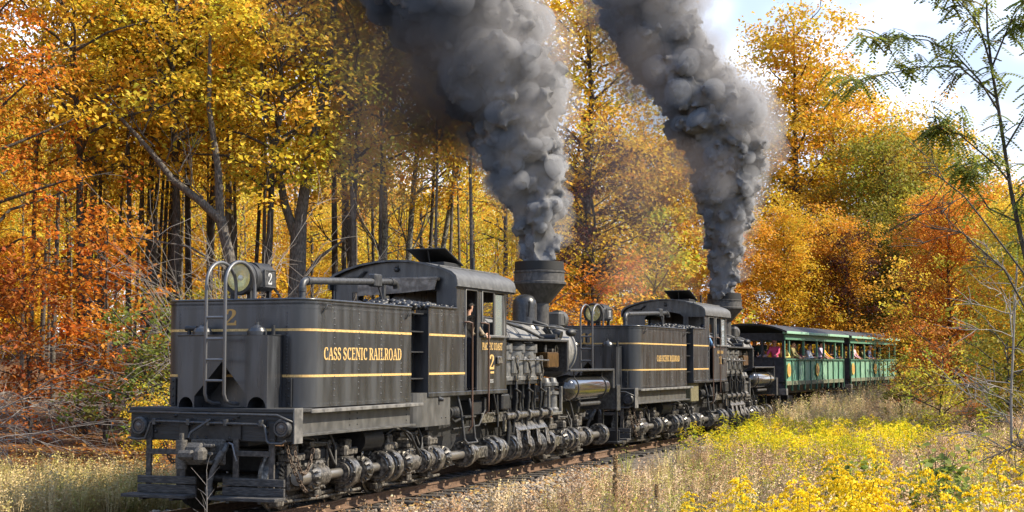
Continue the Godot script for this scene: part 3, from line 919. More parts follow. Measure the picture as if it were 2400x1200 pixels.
	part("uncoupling_lever", Shape.new().pipe([L(0.45, 1.06, -0.8), L(0.55, 1.04, -0.86), L(0.6, 0.9, -0.88), L(0.62, 0.8, -0.86)], 0.016, 6), M.grey_steel, o)
	for q in [[1.36, 1.06, -0.5, 1.3, 0.95, 0.2], [-0.85, 1.06, -0.55, -0.7, 0.75, -0.5], [1.2, 1.06, -0.45, 1.24, 0.3, 0.1]]:
		chain(o, L(q[0], q[1], q[2]), L(q[3], q[4], q[5]), 0.42 if q[0] > 1.3 else 0.1)
	# ---- frame under the tank
	var fr := Shape.new()
	fr.box(L(1.24, 1.18, -0.36), L(1.27, 1.5, 3.64)).box(L(1.2, 1.14, -0.36), L(1.38, 1.18, 3.66), 0.005)
	fr.box(L(-1.27, 1.14, -0.36), L(-1.24, 1.5, 3.64))
	var fm := part("frame_beam", fr, M.frame_grey, o)
	part("running_plate", Shape.new().box(L(-1.4, 1.48, -0.1), L(1.44, 1.54, 3.84), 0.008), M.pale_grey, fm)
	var frv := Shape.new()
	for s in [1.42, 1.68, 3.5]:
		for k in 3: frv.rivet(L(1.27, 1.25 + k * 0.09, s), Vector3.RIGHT, 0.02)
	part("bolts", frv, M.black_iron, fm, "stuff")
	part("ash_pan", Shape.new().box(L(-0.75, 0.42, 5.5), L(0.75, 1.4, 8.1), 0.05).box(L(-0.5, 0.6, 8.1), L(0.6, 1.3, 11.0), 0.05), M.black_iron, o)
	part("main_frame", Shape.new().box(L(-0.55, 0.98, -0.4), L(0.55, 1.36, 15.3), 0.02).box(L(-0.9, 1.36, 3.7), L(0.9, 1.6, 8.2)), M.black_iron, o)
	# ---- gap with steps between tank and bunker
	var gp := part("side_ladder", Shape.new().box(L(0.98, 1.2, 3.62), L(1.02, 3.2, 4.33)), M.black_iron, o)
	part("side_panel", Shape.new().box(L(-1.02, 1.2, 3.62), L(-0.98, 3.2, 4.33)), M.black_iron, o)
	for y in [1.95, 2.42, 2.78, 3.1]:
		part("rung", Shape.new().box(L(1.02, y - 0.012, 3.66), L(1.22, y + 0.012, 4.3), 0.004), M.black_iron, gp)
	var ub := part("corner_box", Shape.new().prism(rounded(0.28), L(0, 1.1, 0), Vector3(1, 0, 0), Vector3(0, 0, -1), 0.6) if two else Shape.new().box(L(0.9, 1.06, 4.4), L(1.2, 1.66, 5.2), 0.02), M.frame_grey if two else M.olive_grey, o)
	if two:
		var bb := Shape.new()
		bolt_face(bb, L(1.282, 1.24, 5.04), Vector3.RIGHT, 0.18, 0.0, 2, 1)
		bb.cyl(L(1.28, 1.58, 4.85), L(1.36, 1.56, 4.87), 0.05, 0.03, 10)
		part("bolts", bb, M.pipe_iron, ub, "stuff")
	# ---- coal bunker and cab
	var bk := Shape.new()
	bk.box(L(1.27, 1.7, 4.33), L(1.3, 3.24, 5.58)).box(L(-1.3, 1.7, 4.33), L(-1.27, 3.24, 5.58))
	bk.box(L(-1.27, 1.62, 4.33), L(1.27, 3.05, 4.36))
	bk.box(L(1.25, 3.22, 4.33), L(1.33, 3.26, 5.56), 0.01)
	var bunker := part("coal_bunker", bk, paint, o)
	var coal := Shape.new()
	rng.seed = 41
	coal.box(L(-1.26, 2.4, 4.36), L(1.26, 3.12, 5.5))
	coal.box(L(-1.1, 3.12, 3.5), L(0.95, 3.18, 4.4))
	for k in 420:
		var u := rng.randf_range(-1.2, 1.24)
		var s := rng.randf_range(3.5, 5.5)
		var r := rng.randf_range(0.035, 0.075)
		var y := 3.19 + 0.17 * (1.0 - absf(u - 0.2) / 1.6) * (0.6 if s < 4.3 else 1.0) + rng.randf_range(-0.04, 0.03)
		coal.ball(L(u, y, s), Vector3(r, r * rng.randf_range(0.7, 1.0), r * rng.randf_range(0.8, 1.3)), 5, 3)
	part("coal", coal, M.coal, bunker, "stuff")
	var cb := Shape.new()
	for q in [-1.0, 1.0]:
		var a: float = 1.27 * q
		var b: float = 1.3 * q
		cb.box(L(a, 1.7, 5.58), L(b, 3.86, 5.99)).box(L(a, 1.7, 6.54), L(b, 3.62, 6.79))
		cb.box(L(a, 1.64, 6.79), L(b, 2.75, 8.1)).box(L(a, 2.75, 7.96), L(b, 3.62, 8.1)).box(L(a, 3.62, 5.99), L(b, 3.86, 8.1))
	# back wall: an arch over a wide low opening; front wall with two windows left open
	var arch := PackedVector2Array([Vector2(0.88, 3.58), Vector2(0.88, 3.2), Vector2(1.27, 3.2), Vector2(1.27, 3.84), Vector2(1.1, 3.95), Vector2(0.7, 4.07), Vector2(0.3, 4.14), Vector2(-0.3, 4.14), Vector2(-0.7, 4.07), Vector2(-1.1, 3.95), Vector2(-1.27, 3.84), Vector2(-1.27, 3.2), Vector2(-0.9, 3.2), Vector2(-0.9, 3.58)])
	if not two:
		arch = PackedVector2Array([Vector2(0.62, 3.2), Vector2(0.62, 3.62), Vector2(0.5, 3.72), Vector2(0.2, 3.78), Vector2(-0.2, 3.78), Vector2(-0.5, 3.72), Vector2(-0.62, 3.62), Vector2(-0.62, 3.2), Vector2(-1.27, 3.2), Vector2(-1.27, 3.84), Vector2(-1.1, 3.95), Vector2(-0.7, 4.07), Vector2(-0.3, 4.14), Vector2(0.3, 4.14), Vector2(0.7, 4.07), Vector2(1.1, 3.95), Vector2(1.27, 3.84), Vector2(1.27, 3.62), Vector2(0.78, 3.62), Vector2(0.78, 3.3), Vector2(1.27, 3.3), Vector2(1.27, 3.2)])
	cb.prism(arch, L(0, 0, 5.63), Vector3(1, 0, 0), Vector3.UP, 0.03)
	cb.box(L(-1.27, 1.7, 8.06), L(1.27, 3.05, 8.09)).box(L(-1.27, 3.45, 8.06), L(1.27, 3.9, 8.09)).box(L(-0.72, 3.05, 8.06), L(0.72, 3.45, 8.09)).box(L(-1.27, 3.05, 8.06), L(-1.05, 3.45, 8.09)).box(L(1.05, 3.05, 8.06), L(1.27, 3.45, 8.09))
	cb.box(L(-1.3, 1.62, 4.33), L(1.3, 1.69, 8.1))
	cb.box(L(-1.3, 1.62, 4.33), L(1.315, 1.7, 8.12), 0.01)
	var cab := part("cab", cb, paint, o)
	for y in [2.735, 2.035]:
		part("stripe", Shape.new().box(L(1.3, y - 0.019, 4.35), L(1.304, y + 0.019, 5.97)), M.gold_paint, cab)
	var cr := Shape.new()
	for s in [4.9, 5.4, 5.92]:
		for k in 16: cr.rivet(L(1.3, 1.78 + k * 0.1, s), Vector3.RIGHT, 0.019)
	for k in 30: cr.rivet(L(1.3, 3.12, 4.4 + k * 0.05), Vector3.RIGHT, 0.009)
	for k in 34: cr.rivet(L(1.3, 1.74, 4.4 + k * 0.1), Vector3.RIGHT, 0.01)
	for k in 10: cr.rivet(L(1.3, 3.7, 5.65 + k * 0.26), Vector3.RIGHT, 0.012)
	part("rivets", cr, paint, cab, "stuff")
	part("backhead", Shape.new().lathe(L(-0.25, 2.5, 7.9), Vector3(0, 0, -1), [Vector2(0, 0), Vector2(0.7, 0), Vector2(0.72, 0.15)], 24).cyl(L(-0.2, 2.6, 7.9), L(-0.2, 2.6, 7.6), 0.05).cyl(L(0.2, 2.9, 7.9), L(0.5, 3.0, 7.5), 0.03), M.black_iron, cab)
	var wn := part("window", Shape.new().pipe([L(1.305, 2.76, 6.8), L(1.305, 3.62, 6.8), L(1.305, 3.62, 7.96), L(1.305, 2.76, 7.96), L(1.305, 2.76, 6.8)], 0.022, 5).box(L(1.27, 2.72, 6.78), L(1.36, 2.76, 7.98), 0.008).box(L(1.275, 2.76, 7.4), L(1.31, 3.6, 7.47), 0.008).box(L(1.275, 2.78, 7.47), L(1.3, 3.58, 7.5)).box(L(1.275, 2.78, 7.88), L(1.3, 3.58, 7.94)), M.frame_grey, cab)
	part("pane", Shape.new().box(L(1.284, 2.78, 7.5), L(1.29, 3.58, 7.88)), M.pane, wn)
	part("pane", Shape.new().box(L(-1.29, 2.78, 7.3), L(-1.284, 3.58, 7.9)), M.pane, wn)
	part("door_frame", Shape.new().pipe([L(1.305, 1.72, 5.99), L(1.305, 3.6, 5.99), L(1.305, 3.62, 6.03), L(1.305, 3.62, 6.5), L(1.305, 3.6, 6.54), L(1.305, 1.72, 6.54)], 0.02, 6), M.frame_grey, cab)
	var hr := Shape.new()
	for s in [6.05, 6.86]:
		hr.pipe([L(1.31, 3.0, s - 0.12), L(1.38, 3.0, s - 0.08), L(1.42, 2.98, s), L(1.42, 1.5, s), L(1.42, 1.05 if s < 6.5 else 1.3, s), L(1.34, 0.95 if s < 6.5 else 1.25, s)], 0.018, 7)
	parts("handrail", hr, M.brown_steel, cab)
	var stp := Shape.new()
	stp.pipe([L(1.2, 1.6, 5.86), L(1.28, 1.3, 5.86), L(1.3, 0.8, 5.95), L(1.34, 0.72, 5.98), L(1.34, 0.72, 6.48), L(1.3, 0.8, 6.46), L(1.3, 1.2, 6.36), L(1.22, 1.55, 6.36)], 0.026, 7)
	stp.box(L(1.16, 1.2, 5.86), L(1.36, 1.23, 6.38))
	parts("cab_step", stp, M.pipe_iron, cab)
	if two:
		lettering("PACIFIC COAST", L(1.303, 2.55, 7.34), side, 1.05, 0.145, M.gold_paint, cab)
		lettering("2", L(1.303, 2.24, 7.32), side, 0.22, 0.29, M.gold_paint, cab, "number")
		part("badge", Shape.new().box(L(1.3, 2.02, 7.24), L(1.303, 2.06, 7.42)), M.gold_paint, cab)
		lettering("155", L(1.303, 1.87, 7.3), side, 0.16, 0.07, M.white_paint, cab)
		part("awning", Shape.new().prism(PackedVector2Array([Vector2(-0.72, 3.5), Vector2(-0.7, 3.78), Vector2(0.95, 3.8), Vector2(0.9, 3.6), Vector2(0.3, 3.55)]), L(0, 0, 5.47), Vector3(1, 0, 0), Vector3.UP, 0.03).box(L(-0.72, 3.77, 5.44), L(0.96, 3.84, 5.6), 0.015), M.canvas, cab)
	else:
		lettering("PACIFIC COAST", L(1.303, 2.55, 7.3), side, 0.7, 0.09, M.gold_paint, cab)
		lettering("11", L(1.303, 2.3, 7.3), side, 0.25, 0.24, M.gold_paint, cab, "number")
	part("lamp", Shape.new().ball(L(0.05, 4.0, 5.57), Vector3.ONE * 0.05).cyl(L(0.05, 4.0, 5.6), L(0.05, 4.08, 5.6), 0.03), M.pipe_iron, cab)
	parts("signal_cord", Shape.new().pipe([L(-1.0, 3.86, 5.55), L(-0.75, 3.86, 5.54), L(-0.6, 3.98, 5.56)], 0.02, 5), M.black_iron, cab)
	# roof: a shallow arch that rolls over at the eaves
	var pf := [Vector2(1.36, 3.66), Vector2(1.36, 3.76), Vector2(1.33, 3.86), Vector2(1.24, 3.94), Vector2(1.0, 4.03), Vector2(0.7, 4.11), Vector2(0.35, 4.165), Vector2(0, 4.185)]
	for k in range(6, -1, -1): pf.append(Vector2(-pf[k].x, pf[k].y))
	var ro := PackedVector2Array()
	for p in pf: ro.append(p)
	for k in range(pf.size() - 1, -1, -1): ro.append(pf[k] - Vector2(pf[k].x * 0.03, 0.035))
	var rs := Shape.new()
	for k in ro.size():
		pass
	for k in pf.size() - 1:
		var n0: Vector2 = (pf[mini(k + 1, pf.size() - 1)] - pf[maxi(k - 1, 0)]).orthogonal().normalized() * -1.0
		var n1: Vector2 = (pf[mini(k + 2, pf.size() - 1)] - pf[k]).orthogonal().normalized() * -1.0
		if n0.dot(pf[k] - Vector2(0, 2.5)) < 0: n0 = -n0
		if n1.dot(pf[k + 1] - Vector2(0, 2.5)) < 0: n1 = -n1
		var a3 := Vector3(n0.x, n0.y, 0); var b3 := Vector3(n1.x, n1.y, 0)
		rs.squad([L(pf[k].x, pf[k].y, 5.46), L(pf[k].x, pf[k].y, 8.46), L(pf[k + 1].x, pf[k + 1].y, 8.46), L(pf[k + 1].x, pf[k + 1].y, 5.46)], [a3, a3, b3, b3])
	rs.prism(ro, L(0, 0, 5.49), Vector3(1, 0, 0), Vector3.UP, 0.029)
	rs.prism(ro, L(0, 0, 8.46), Vector3(1, 0, 0), Vector3.UP, 0.03)
	var under := Shape.new()
	for k in pf.size() - 1:
		under.quad(L(pf[k + 1].x * 0.97, pf[k + 1].y - 0.035, 5.48), L(pf[k + 1].x * 0.97, pf[k + 1].y - 0.035, 8.44), L(pf[k].x * 0.97, pf[k].y - 0.035, 8.44), L(pf[k].x * 0.97, pf[k].y - 0.035, 5.48))
	var roof := part("roof", rs, M.roof_paint, o)
	part("ceiling", under, M.black_iron, roof)
	part("rib", Shape.new().box(L(0.96, 4.03, 5.47), L(1.0, 4.06, 8.45), 0.005), M.roof_paint, roof)
	var ht := Shape.new()
	var hb := Basis(Vector3(1, 0, 0), Vector3(0, 0.94, 0.34), Vector3(0, -0.34, 0.94))
	ht.obox(L(-0.02, 4.36, 7.5), Vector3(0.86, 0.03, 0.95), Basis(Vector3.RIGHT, deg_to_rad(-18)) * Basis(), 0.008)
	ht.box(L(-0.36, 4.15, 7.1), L(0.36, 4.24, 7.95), 0.01)
	ht.cyl(L(0.0, 4.2, 7.2), L(0.0, 4.48, 7.1), 0.015, -1, 6)
	part("roof_hatch", ht, M.black_iron, roof)
	part("whistle", Shape.new().cyl(L(0.3, 4.0, 8.7), L(0.3, 4.42, 8.7), 0.035), M.black_iron, roof)
	# ---- boiler
	var bo := Shape.new()
	bo.lathe(L(-0.2, 2.52, 8.05), Vector3(0, 0, -1), [Vector2(0, 0), Vector2(0.78, 0), Vector2(0.78, 1.6), Vector2(0.64, 2.9), Vector2(0.62, 3.9), Vector2(0.65, 3.92), Vector2(0.65, 4.0), Vector2(0.62, 4.02), Vector2(0.62, 6.8), Vector2(0.66, 6.82), Vector2(0.66, 6.9), Vector2(0.56, 6.95), Vector2(0.3, 7.05), Vector2(0, 7.08)], 34)
	var boil := part("boiler", bo, M.boiler_jacket, o)
	var bands := Shape.new()
	for s in [8.6, 9.4, 10.3, 11.2]:
		var rr := 0.785 if s < 9.6 else 0.74 if s < 10.5 else 0.66
		bands.lathe(L(-0.2, 2.52, s), Vector3(0, 0, -1), [Vector2(rr, 0), Vector2(rr + 0.008, 0.005), Vector2(rr + 0.008, 0.05), Vector2(rr, 0.055)], 34)
	part("band", bands, M.pipe_iron, boil)
	part("dome", Shape.new().lathe(L(-0.15, 3.02, 12.9), Vector3.UP, [Vector2(0.36, 0), Vector2(0.31, 0.08), Vector2(0.29, 0.14), Vector2(0.29, 0.56), Vector2(0.27, 0.68), Vector2(0.2, 0.78), Vector2(0.1, 0.82), Vector2(0, 0.83)], 28, true), M.dome_paint, boil)
	var sk := part("smokestack", Shape.new().lathe(L(-0.15, 3.0, 13.9), Vector3.UP, [Vector2(0.3, 0), Vector2(0.235, 0.1), Vector2(0.235, 0.68), Vector2(0.27, 0.69), Vector2(0.3, 0.72), Vector2(0.64, 1.12), Vector2(0.66, 1.13), Vector2(0.66, 1.18), Vector2(0.62, 1.2), Vector2(0.61, 1.4), Vector2(0.63, 1.41), Vector2(0.63, 1.45), Vector2(0.6, 1.46), Vector2(0.59, 1.66), Vector2(0.54, 1.66), Vector2(0.53, 1.45), Vector2(0, 1.4)], 40), M.stack_iron, o)
	part("rim", Shape.new().lathe(L(-0.15, 4.44, 13.9), Vector3.UP, [Vector2(0.602, 0.02), Vector2(0.604, 0.03), Vector2(0.6, 0.24), Vector2(0.53, 0.24), Vector2(0.52, 0.05)], 40), M.soot, sk)
	var fh := Shape.new()
	fh.box(L(-0.4, 3.12, 14.95), L(0.02, 3.5, 15.3), 0.05).cyl(L(-0.19, 3.31, 15.25), L(-0.19, 3.31, 15.5), 0.24, -1, 20).box(L(-0.3, 3.0, 14.85), L(-0.05, 3.12, 15.25))
	parts("front_headlight", fh, M.frame_grey, boil)
	var pv := Shape.new()
	pv.pipe([L(0.58, 3.18, 8.2), L(0.6, 3.16, 9.0), L(0.56, 3.08, 12.0), L(0.5, 3.02, 14.8)], 0.022, 7)
	pv.pipe([L(0.1, 3.2, 12.8), L(0.4, 3.1, 12.9), L(0.55, 2.8, 13.0), L(0.6, 2.6, 13.1)], 0.045, 8)
	pv.pipe([L(0.3, 3.15, 10.2), L(0.5, 2.98, 11.2), L(0.6, 2.8, 12.0), L(0.62, 2.78, 13.2)], 0.035, 8)
	pv.pipe([L(0.1, 3.3, 12.5), L(0.12, 3.6, 12.52), L(0.12, 3.66, 12.5)], 0.03, 7)
	pv.cyl(L(0.2, 3.0, 13.3), L(0.62, 2.86, 13.3), 0.12, -1, 14).cyl(L(0.5, 2.8, 12.2), L(0.9, 2.8, 12.2), 0.09, -1, 12).ball(L(0.66, 2.95, 13.9), Vector3(0.12, 0.1, 0.2))
	parts("steam_pipe", pv, M.black_iron, boil)
	parts("injector", Shape.new().box(L(0.3, 3.0, 8.3), L(0.62, 3.22, 8.62), 0.04).cyl(L(0.5, 3.2, 8.45), L(0.5, 3.46, 8.45), 0.09, -1, 14).ball(L(0.5, 3.46, 8.45), Vector3.ONE * 0.09).cyl(L(0.3, 3.24, 9.0), L(0.3, 3.5, 9.0), 0.03), M.pipe_iron, boil)
	# ---- running board and front platform
	var rb := Shape.new()
	rb.box(L(0.45, 2.69, 8.1), L(1.36, 2.74, 11.72), 0.008).box(L(0.5, 2.07, 11.7), L(1.36, 2.74, 11.74), 0.004)
	rb.box(L(0.6, 2.03, 11.7), L(1.42, 2.08, 14.95), 0.008).box(L(0.6, 1.62, 14.92), L(1.42, 2.08, 14.97), 0.006)
	rb.box(L(-1.42, 2.69, 8.1), L(-0.8, 2.74, 14.9), 0.008)
	var rbd := part("running_board", rb, M.pipe_iron, o)
	parts("bracket", Shape.new().box(L(1.3, 2.03, 11.68), L(1.36, 2.74, 11.76), 0.01).box(L(1.36, 1.6, 14.9), L(1.42, 2.08, 14.99), 0.01), M.frame_grey, rbd)
	# ---- engine: three upright cylinders and their gear
	for k in 3:
		var s := 8.42 + k * 0.72
		var cy := Shape.new()
		cy.lathe(L(0.98, 1.86, s), Vector3.UP, [Vector2(0, 0), Vector2(0.3, 0), Vector2(0.31, 0.01), Vector2(0.31, 0.07), Vector2(0.28, 0.09), Vector2(0.27, 0.62), Vector2(0.3, 0.64), Vector2(0.3, 0.72), Vector2(0.26, 0.74), Vector2(0.22, 0.8), Vector2(0, 0.8)], 26)
		cy.box(L(1.2, 1.98, s + 0.02), L(1.32, 2.36, s + 0.26), 0.04)
		cy.cyl(L(1.2, 2.44, s + 0.02), L(1.2, 2.62, s + 0.02), 0.09, -1, 14)
		var c3 := part("cylinder", cy, M.cylinder_iron, o)
		var cd := Shape.new()
		bolt_face(cd, L(1.322, 2.17, s + 0.14), Vector3.RIGHT, 0.16, 0.3, 2, 4)
		cd.lathe(L(1.3, 2.3, s + 0.2), Vector3.RIGHT, [Vector2(0.05, 0), Vector2(0.09, 0), Vector2(0.09, 0.04), Vector2(0.05, 0.04)], 14)
		cd.lathe(L(1.28, 1.92, s + 0.2), Vector3.RIGHT, [Vector2(0.03, 0), Vector2(0.08, 0), Vector2(0.08, 0.05), Vector2(0.03, 0.05)], 14)
		cd.pipe([L(1.32, 2.36, s + 0.24), L(1.34, 2.2, s + 0.18), L(1.34, 2.05, s + 0.26), L(1.32, 1.9, s + 0.22)], 0.022, 6)
		parts("valve_gear", cd, M.worn_steel, c3)
		var xh := Shape.new()
		for q in [-0.2, 0.16]:
			xh.box(L(1.1, 1.06, s + q - 0.03), L(1.2, 1.88, s + q + 0.03), 0.008)
			xh.box(L(0.72, 1.06, s + q - 0.03), L(0.8, 1.88, s + q + 0.03), 0.008)
		xh.cyl(L(0.98, 1.2, s), L(0.98, 1.9, s), 0.04, -1, 10).box(L(0.84, 1.3, s - 0.14), L(1.14, 1.5, s + 0.12), 0.03)
		xh.pipe([L(1.16, 1.4, s), L(1.2, 0.95, s + 0.05), L(1.18, 0.5, s + 0.02)], 0.05, 8)
		xh.pipe([L(1.3, 1.86, s + 0.2), L(1.34, 1.5, s + 0.14), L(1.26, 1.15, s + 0.22), L(1.24, 0.8, s + 0.2)], 0.028, 7)
		xh.pipe([L(1.34, 1.7, s + 0.05), L(1.36, 1.62, s + 0.3), L(1.28, 1.3, s + 0.42)], 0.024, 7)
		parts("crosshead", xh, M.black_iron, c3)
	var shelf := Shape.new()
	shelf.box(L(0.6, 1.0, 8.1), L(0.74, 2.6, 10.6)).box(L(0.7, 1.78, 8.05), L(1.26, 1.88, 10.5), 0.01)
	part("engine_bed", shelf, M.black_iron, o)
	part("reverse_rod", Shape.new().cyl(L(1.24, 2.3, 7.6), L(1.4, 2.28, 10.3), 0.02, -1, 7).box(L(1.3, 2.2, 7.52), L(1.36, 2.36, 7.75), 0.02), M.worn_steel, o)
	var rsf := Shape.new()
	rsf.cyl(L(1.24, 1.15, 8.15), L(1.24, 1.15, 10.75), 0.075, -1, 16)
	for s in [8.7, 9.4, 10.1, 10.65]: rsf.cyl(L(1.24, 1.15, s - 0.06), L(1.24, 1.15, s + 0.06), 0.12, -1, 16)
	rsf.box(L(1.18, 1.05, 7.0), L(1.22, 1.25, 8.3), 0.01).obox(L(1.24, 1.0, 8.15), Vector3(0.05, 0.3, 0.1))
	part("reverse_shaft", rsf, M.worn_steel, o)
	# splash guard with three slots, leaning out over the cranks
	var gd := Shape.new()
	var g0 := L(1.16, 1.02, 0); var gy := Vector3(0.14, -0.42, 0)
	gd.obox(L(1.2, 0.96, 9.62), Vector3(0.03, 0.34, 1.75), Basis(Vector3(0, 0, 1), deg_to_rad(38)), 0.01)
	for s in [8.76, 9.34, 9.92, 10.46]:
		gd.obox(L(1.35, 0.68, s - 0.1), Vector3(0.03, 0.4, 0.16), Basis(Vector3(0, 0, 1), deg_to_rad(20)) * Basis(Vector3.RIGHT, deg_to_rad(-28)), 0.008)
	parts("splash_guard", gd, M.worn_steel, o)
	# ---- air pump, lubricator, air tank
	var ap := Shape.new()
	for q in [[10.85, 1.5], [11.3, 1.5]]:
		ap.lathe(L(1.1, 1.15, q[0]), Vector3.UP, [Vector2(0, 0), Vector2(0.17, 0), Vector2(0.17, 0.06), Vector2(0.13, 0.1), Vector2(0.13, 0.36), Vector2(0.17, 0.38), Vector2(0.17, 0.44), Vector2(0.07, 0.46), Vector2(0.07, 0.56), Vector2(0.16, 0.57), Vector2(0.16, 0.63), Vector2(0.13, 0.66), Vector2(0.1, 0.74), Vector2(0, 0.76)], 18)
	ap.box(L(0.9, 1.08, 10.6), L(1.3, 1.15, 11.5), 0.01).box(L(1.24, 1.1, 10.62), L(1.3, 1.7, 10.7), 0.01).box(L(1.24, 1.1, 11.42), L(1.3, 1.7, 11.5), 0.01)
	part("air_pump", ap, M.cylinder_iron, o)
	var lu := part("lubricator", Shape.new().box(L(0.85, 2.12, 10.62), L(1.28, 2.46, 11.3), 0.02), M.brown_brass, o)
	parts("valve", Shape.new().cyl(L(1.1, 2.46, 10.9), L(1.1, 2.62, 10.9), 0.04).lathe(L(1.2, 2.52, 11.3), Vector3.RIGHT, [Vector2(0.07, 0), Vector2(0.1, 0.01), Vector2(0.1, 0.03), Vector2(0.07, 0.03)], 16).box(L(1.0, 2.46, 11.1), L(1.2, 2.54, 11.3), 0.01), M.worn_steel, lu)
	var at := part("air_tank", Shape.new().lathe(L(1.12, 1.64, 11.85), Vector3(0, 0, -1), [Vector2(0, 0), Vector2(0.14, 0.02), Vector2(0.24, 0.08), Vector2(0.29, 0.18), Vector2(0.295, 0.24), Vector2(0.295, 2.76), Vector2(0.29, 2.82), Vector2(0.22, 2.94), Vector2(0, 3.0)], 32, true), M.gloss_black, o)
	for s in [12.25, 14.3]:
		part("strap", Shape.new().lathe(L(1.12, 1.64, s), Vector3(0, 0, -1), [Vector2(0.296, 0), Vector2(0.31, 0.005), Vector2(0.31, 0.045), Vector2(0.296, 0.05)], 32).cyl(L(1.3, 1.88, s + 0.02), L(1.3, 2.05, s + 0.02), 0.015, -1, 6), M.black_iron, at)
	parts("under_pipe", Shape.new().cyl(L(1.2, 1.26, 12.9), L(1.2, 1.26, 14.4), 0.05).pipe([L(1.15, 1.35, 12.4), L(1.2, 1.0, 12.5), L(1.15, 0.9, 12.7)], 0.025, 6), M.pipe_iron, o)
	# ---- front beam and steps
	var fbm := part("front_beam", Shape.new().box(L(-1.42, 1.07, 15.1), L(1.42, 1.66, 15.34), 0.015).box(L(1.42, 1.05, 15.08), L(1.45, 1.68, 15.36), 0.005), M.pipe_iron, o)
	parts("step", Shape.new().box(L(1.0, 0.3, 15.2), L(1.05, 1.1, 15.25)).box(L(1.36, 0.3, 15.2), L(1.41, 1.1, 15.25)).box(L(0.3, 0.24, 15.1), L(1.46, 0.3, 15.5), 0.01).box(L(0.3, 0.3, 15.28), L(1.44, 0.56, 15.32), 0.01), M.black_iron, fbm)
	parts("step", Shape.new().box(L(-1.46, 0.24, 15.1), L(-0.3, 0.3, 15.5), 0.01).box(L(-1.4, 0.3, 15.2), L(-1.35, 1.1, 15.25)), M.black_iron, fbm)
	coupler(o, 15.34, -1.0)
	# ---- line shaft along the right side
	var sf := Shape.new()
	sf.cyl(L(1.15, 0.5, 0.05), L(1.15, 0.5, 14.8), 0.06, -1, 16).cyl(L(1.15, 0.5, 0.05), L(1.15, 0.5, 2.7), 0.075, -1, 16).cyl(L(1.15, 0.5, 4.5), L(1.15, 0.5, 6.4), 0.085, -1, 16).cyl(L(1.15, 0.5, 7.4), L(1.15, 0.5, 10.8), 0.08, -1, 16).cyl(L(1.15, 0.5, 12.1), L(1.15, 0.5, 14.8), 0.08, -1, 16)
	sf.cyl(L(1.15, 0.5, -0.02), L(1.15, 0.5, 0.4), 0.11, -1, 18)
	var ls := part("line_shaft", sf, M.polished, o)
	part("sleeve", Shape.new().box(L(1.07, 0.42, 3.2), L(1.23, 0.58, 4.4), 0.015), M.worn_steel, ls)
	part("sleeve", Shape.new().box(L(1.04, 0.39, 6.5), L(1.26, 0.61, 7.45), 0.015).cyl(L(1.15, 0.5, 6.48), L(1.15, 0.5, 6.62), 0.18, -1, 18), M.worn_steel, ls)
	part("sleeve", Shape.new().box(L(1.06, 0.41, 10.85), L(1.24, 0.59, 12.05), 0.015).box(L(1.03, 0.38, 11.1), L(1.27, 0.62, 11.35), 0.015), M.worn_steel, ls)
	for q in [[1.5, 0.25, 0.22], [2.72, 0.26, 0.15], [3.05, 0.27, 0.17], [4.3, 0.22, 0.12], [4.78, 0.25, 0.24], [6.25, 0.25, 0.16], [7.3, 0.27, 0.14], [7.62, 0.29, 0.22], [8.0, 0.22, 0.12], [10.72, 0.27, 0.18], [12.0, 0.24, 0.14], [12.3, 0.27, 0.18], [13.36, 0.23, 0.2], [14.5, 0.26, 0.2]]:
		var rg := Shape.new()
		ring(rg, q[0], q[1], q[2])
		for k in 8:
			rg.rivet(L(1.15, 0.5, q[0] - q[2] / 2) + Vector3(cos(TAU * k / 8), sin(TAU * k / 8), 0) * q[1] * 0.85, Vector3.BACK, 0.02)
		part("coupling", rg, M.worn_steel, ls)
	for k in 3:
		var s := 8.5 + k * 0.72
		var ec := Shape.new()
		for q in [0.0, 0.09, 0.18]: ring(ec, s + q, 0.27, 0.06)
		part("eccentric", ec, M.worn_steel, ls)
		part("crank", Shape.new().box(L(1.03, 0.28, s + 0.26), L(1.27, 0.72, s + 0.34), 0.04).cyl(L(1.15, 0.36, s + 0.24), L(1.15, 0.36, s + 0.5), 0.12, -1, 16), M.iron, ls)
	truck(o, 0.16, 1.88, dusty)
	truck(o, 3.4, 5.05, dusty)
	truck(o, 11.55, 13.3, dusty)
	# pipes and reservoirs slung under the frame
	var uf := Shape.new()
	uf.cyl(L(0.9, 0.95, 2.3), L(0.9, 0.95, 3.0), 0.2, -1, 18).cyl(L(0.7, 1.05, 10.9), L(0.7, 1.05, 11.5), 0.18, -1, 16)
	uf.pipe([L(1.2, 1.16, 3.3), L(1.3, 1.0, 3.6), L(1.3, 0.7, 3.9), L(1.2, 0.6, 4.2), L(1.15, 0.8, 4.4)], 0.024, 6).pipe([L(1.15, 1.16, 3.5), L(1.22, 0.9, 3.75), L(1.25, 0.65, 4.15)], 0.02, 6)
	uf.pipe([L(1.22, 1.0, 5.6), L(1.24, 1.02, 6.8), L(1.2, 1.3, 7.2)], 0.02, 6).pipe([L(1.0, 1.5, 5.6), L(1.02, 1.2, 5.9), L(0.9, 1.1, 6.4), L(1.0, 1.3, 7.4)], 0.028, 6)
	uf.box(L(0.8, 1.2, 6.7), L(1.14, 1.5, 7.3), 0.03).cyl(L(1.05, 1.3, 5.7), L(1.05, 1.3, 6.1), 0.11, -1, 14).box(L(1.1, 1.0, 7.2), L(1.2, 1.56, 7.28), 0.01).pipe([L(1.25, 1.6, 7.7), L(1.25, 0.95, 7.75)], 0.025, 6)
	uf.box(L(1.0, 1.28, 7.9), L(1.3, 1.6, 8.3), 0.03).pipe([L(1.3, 1.62, 7.4), L(1.32, 1.3, 7.5), L(1.2, 1.1, 7.9)], 0.02, 6)
	parts("under_gear", uf, M.black_iron, o)

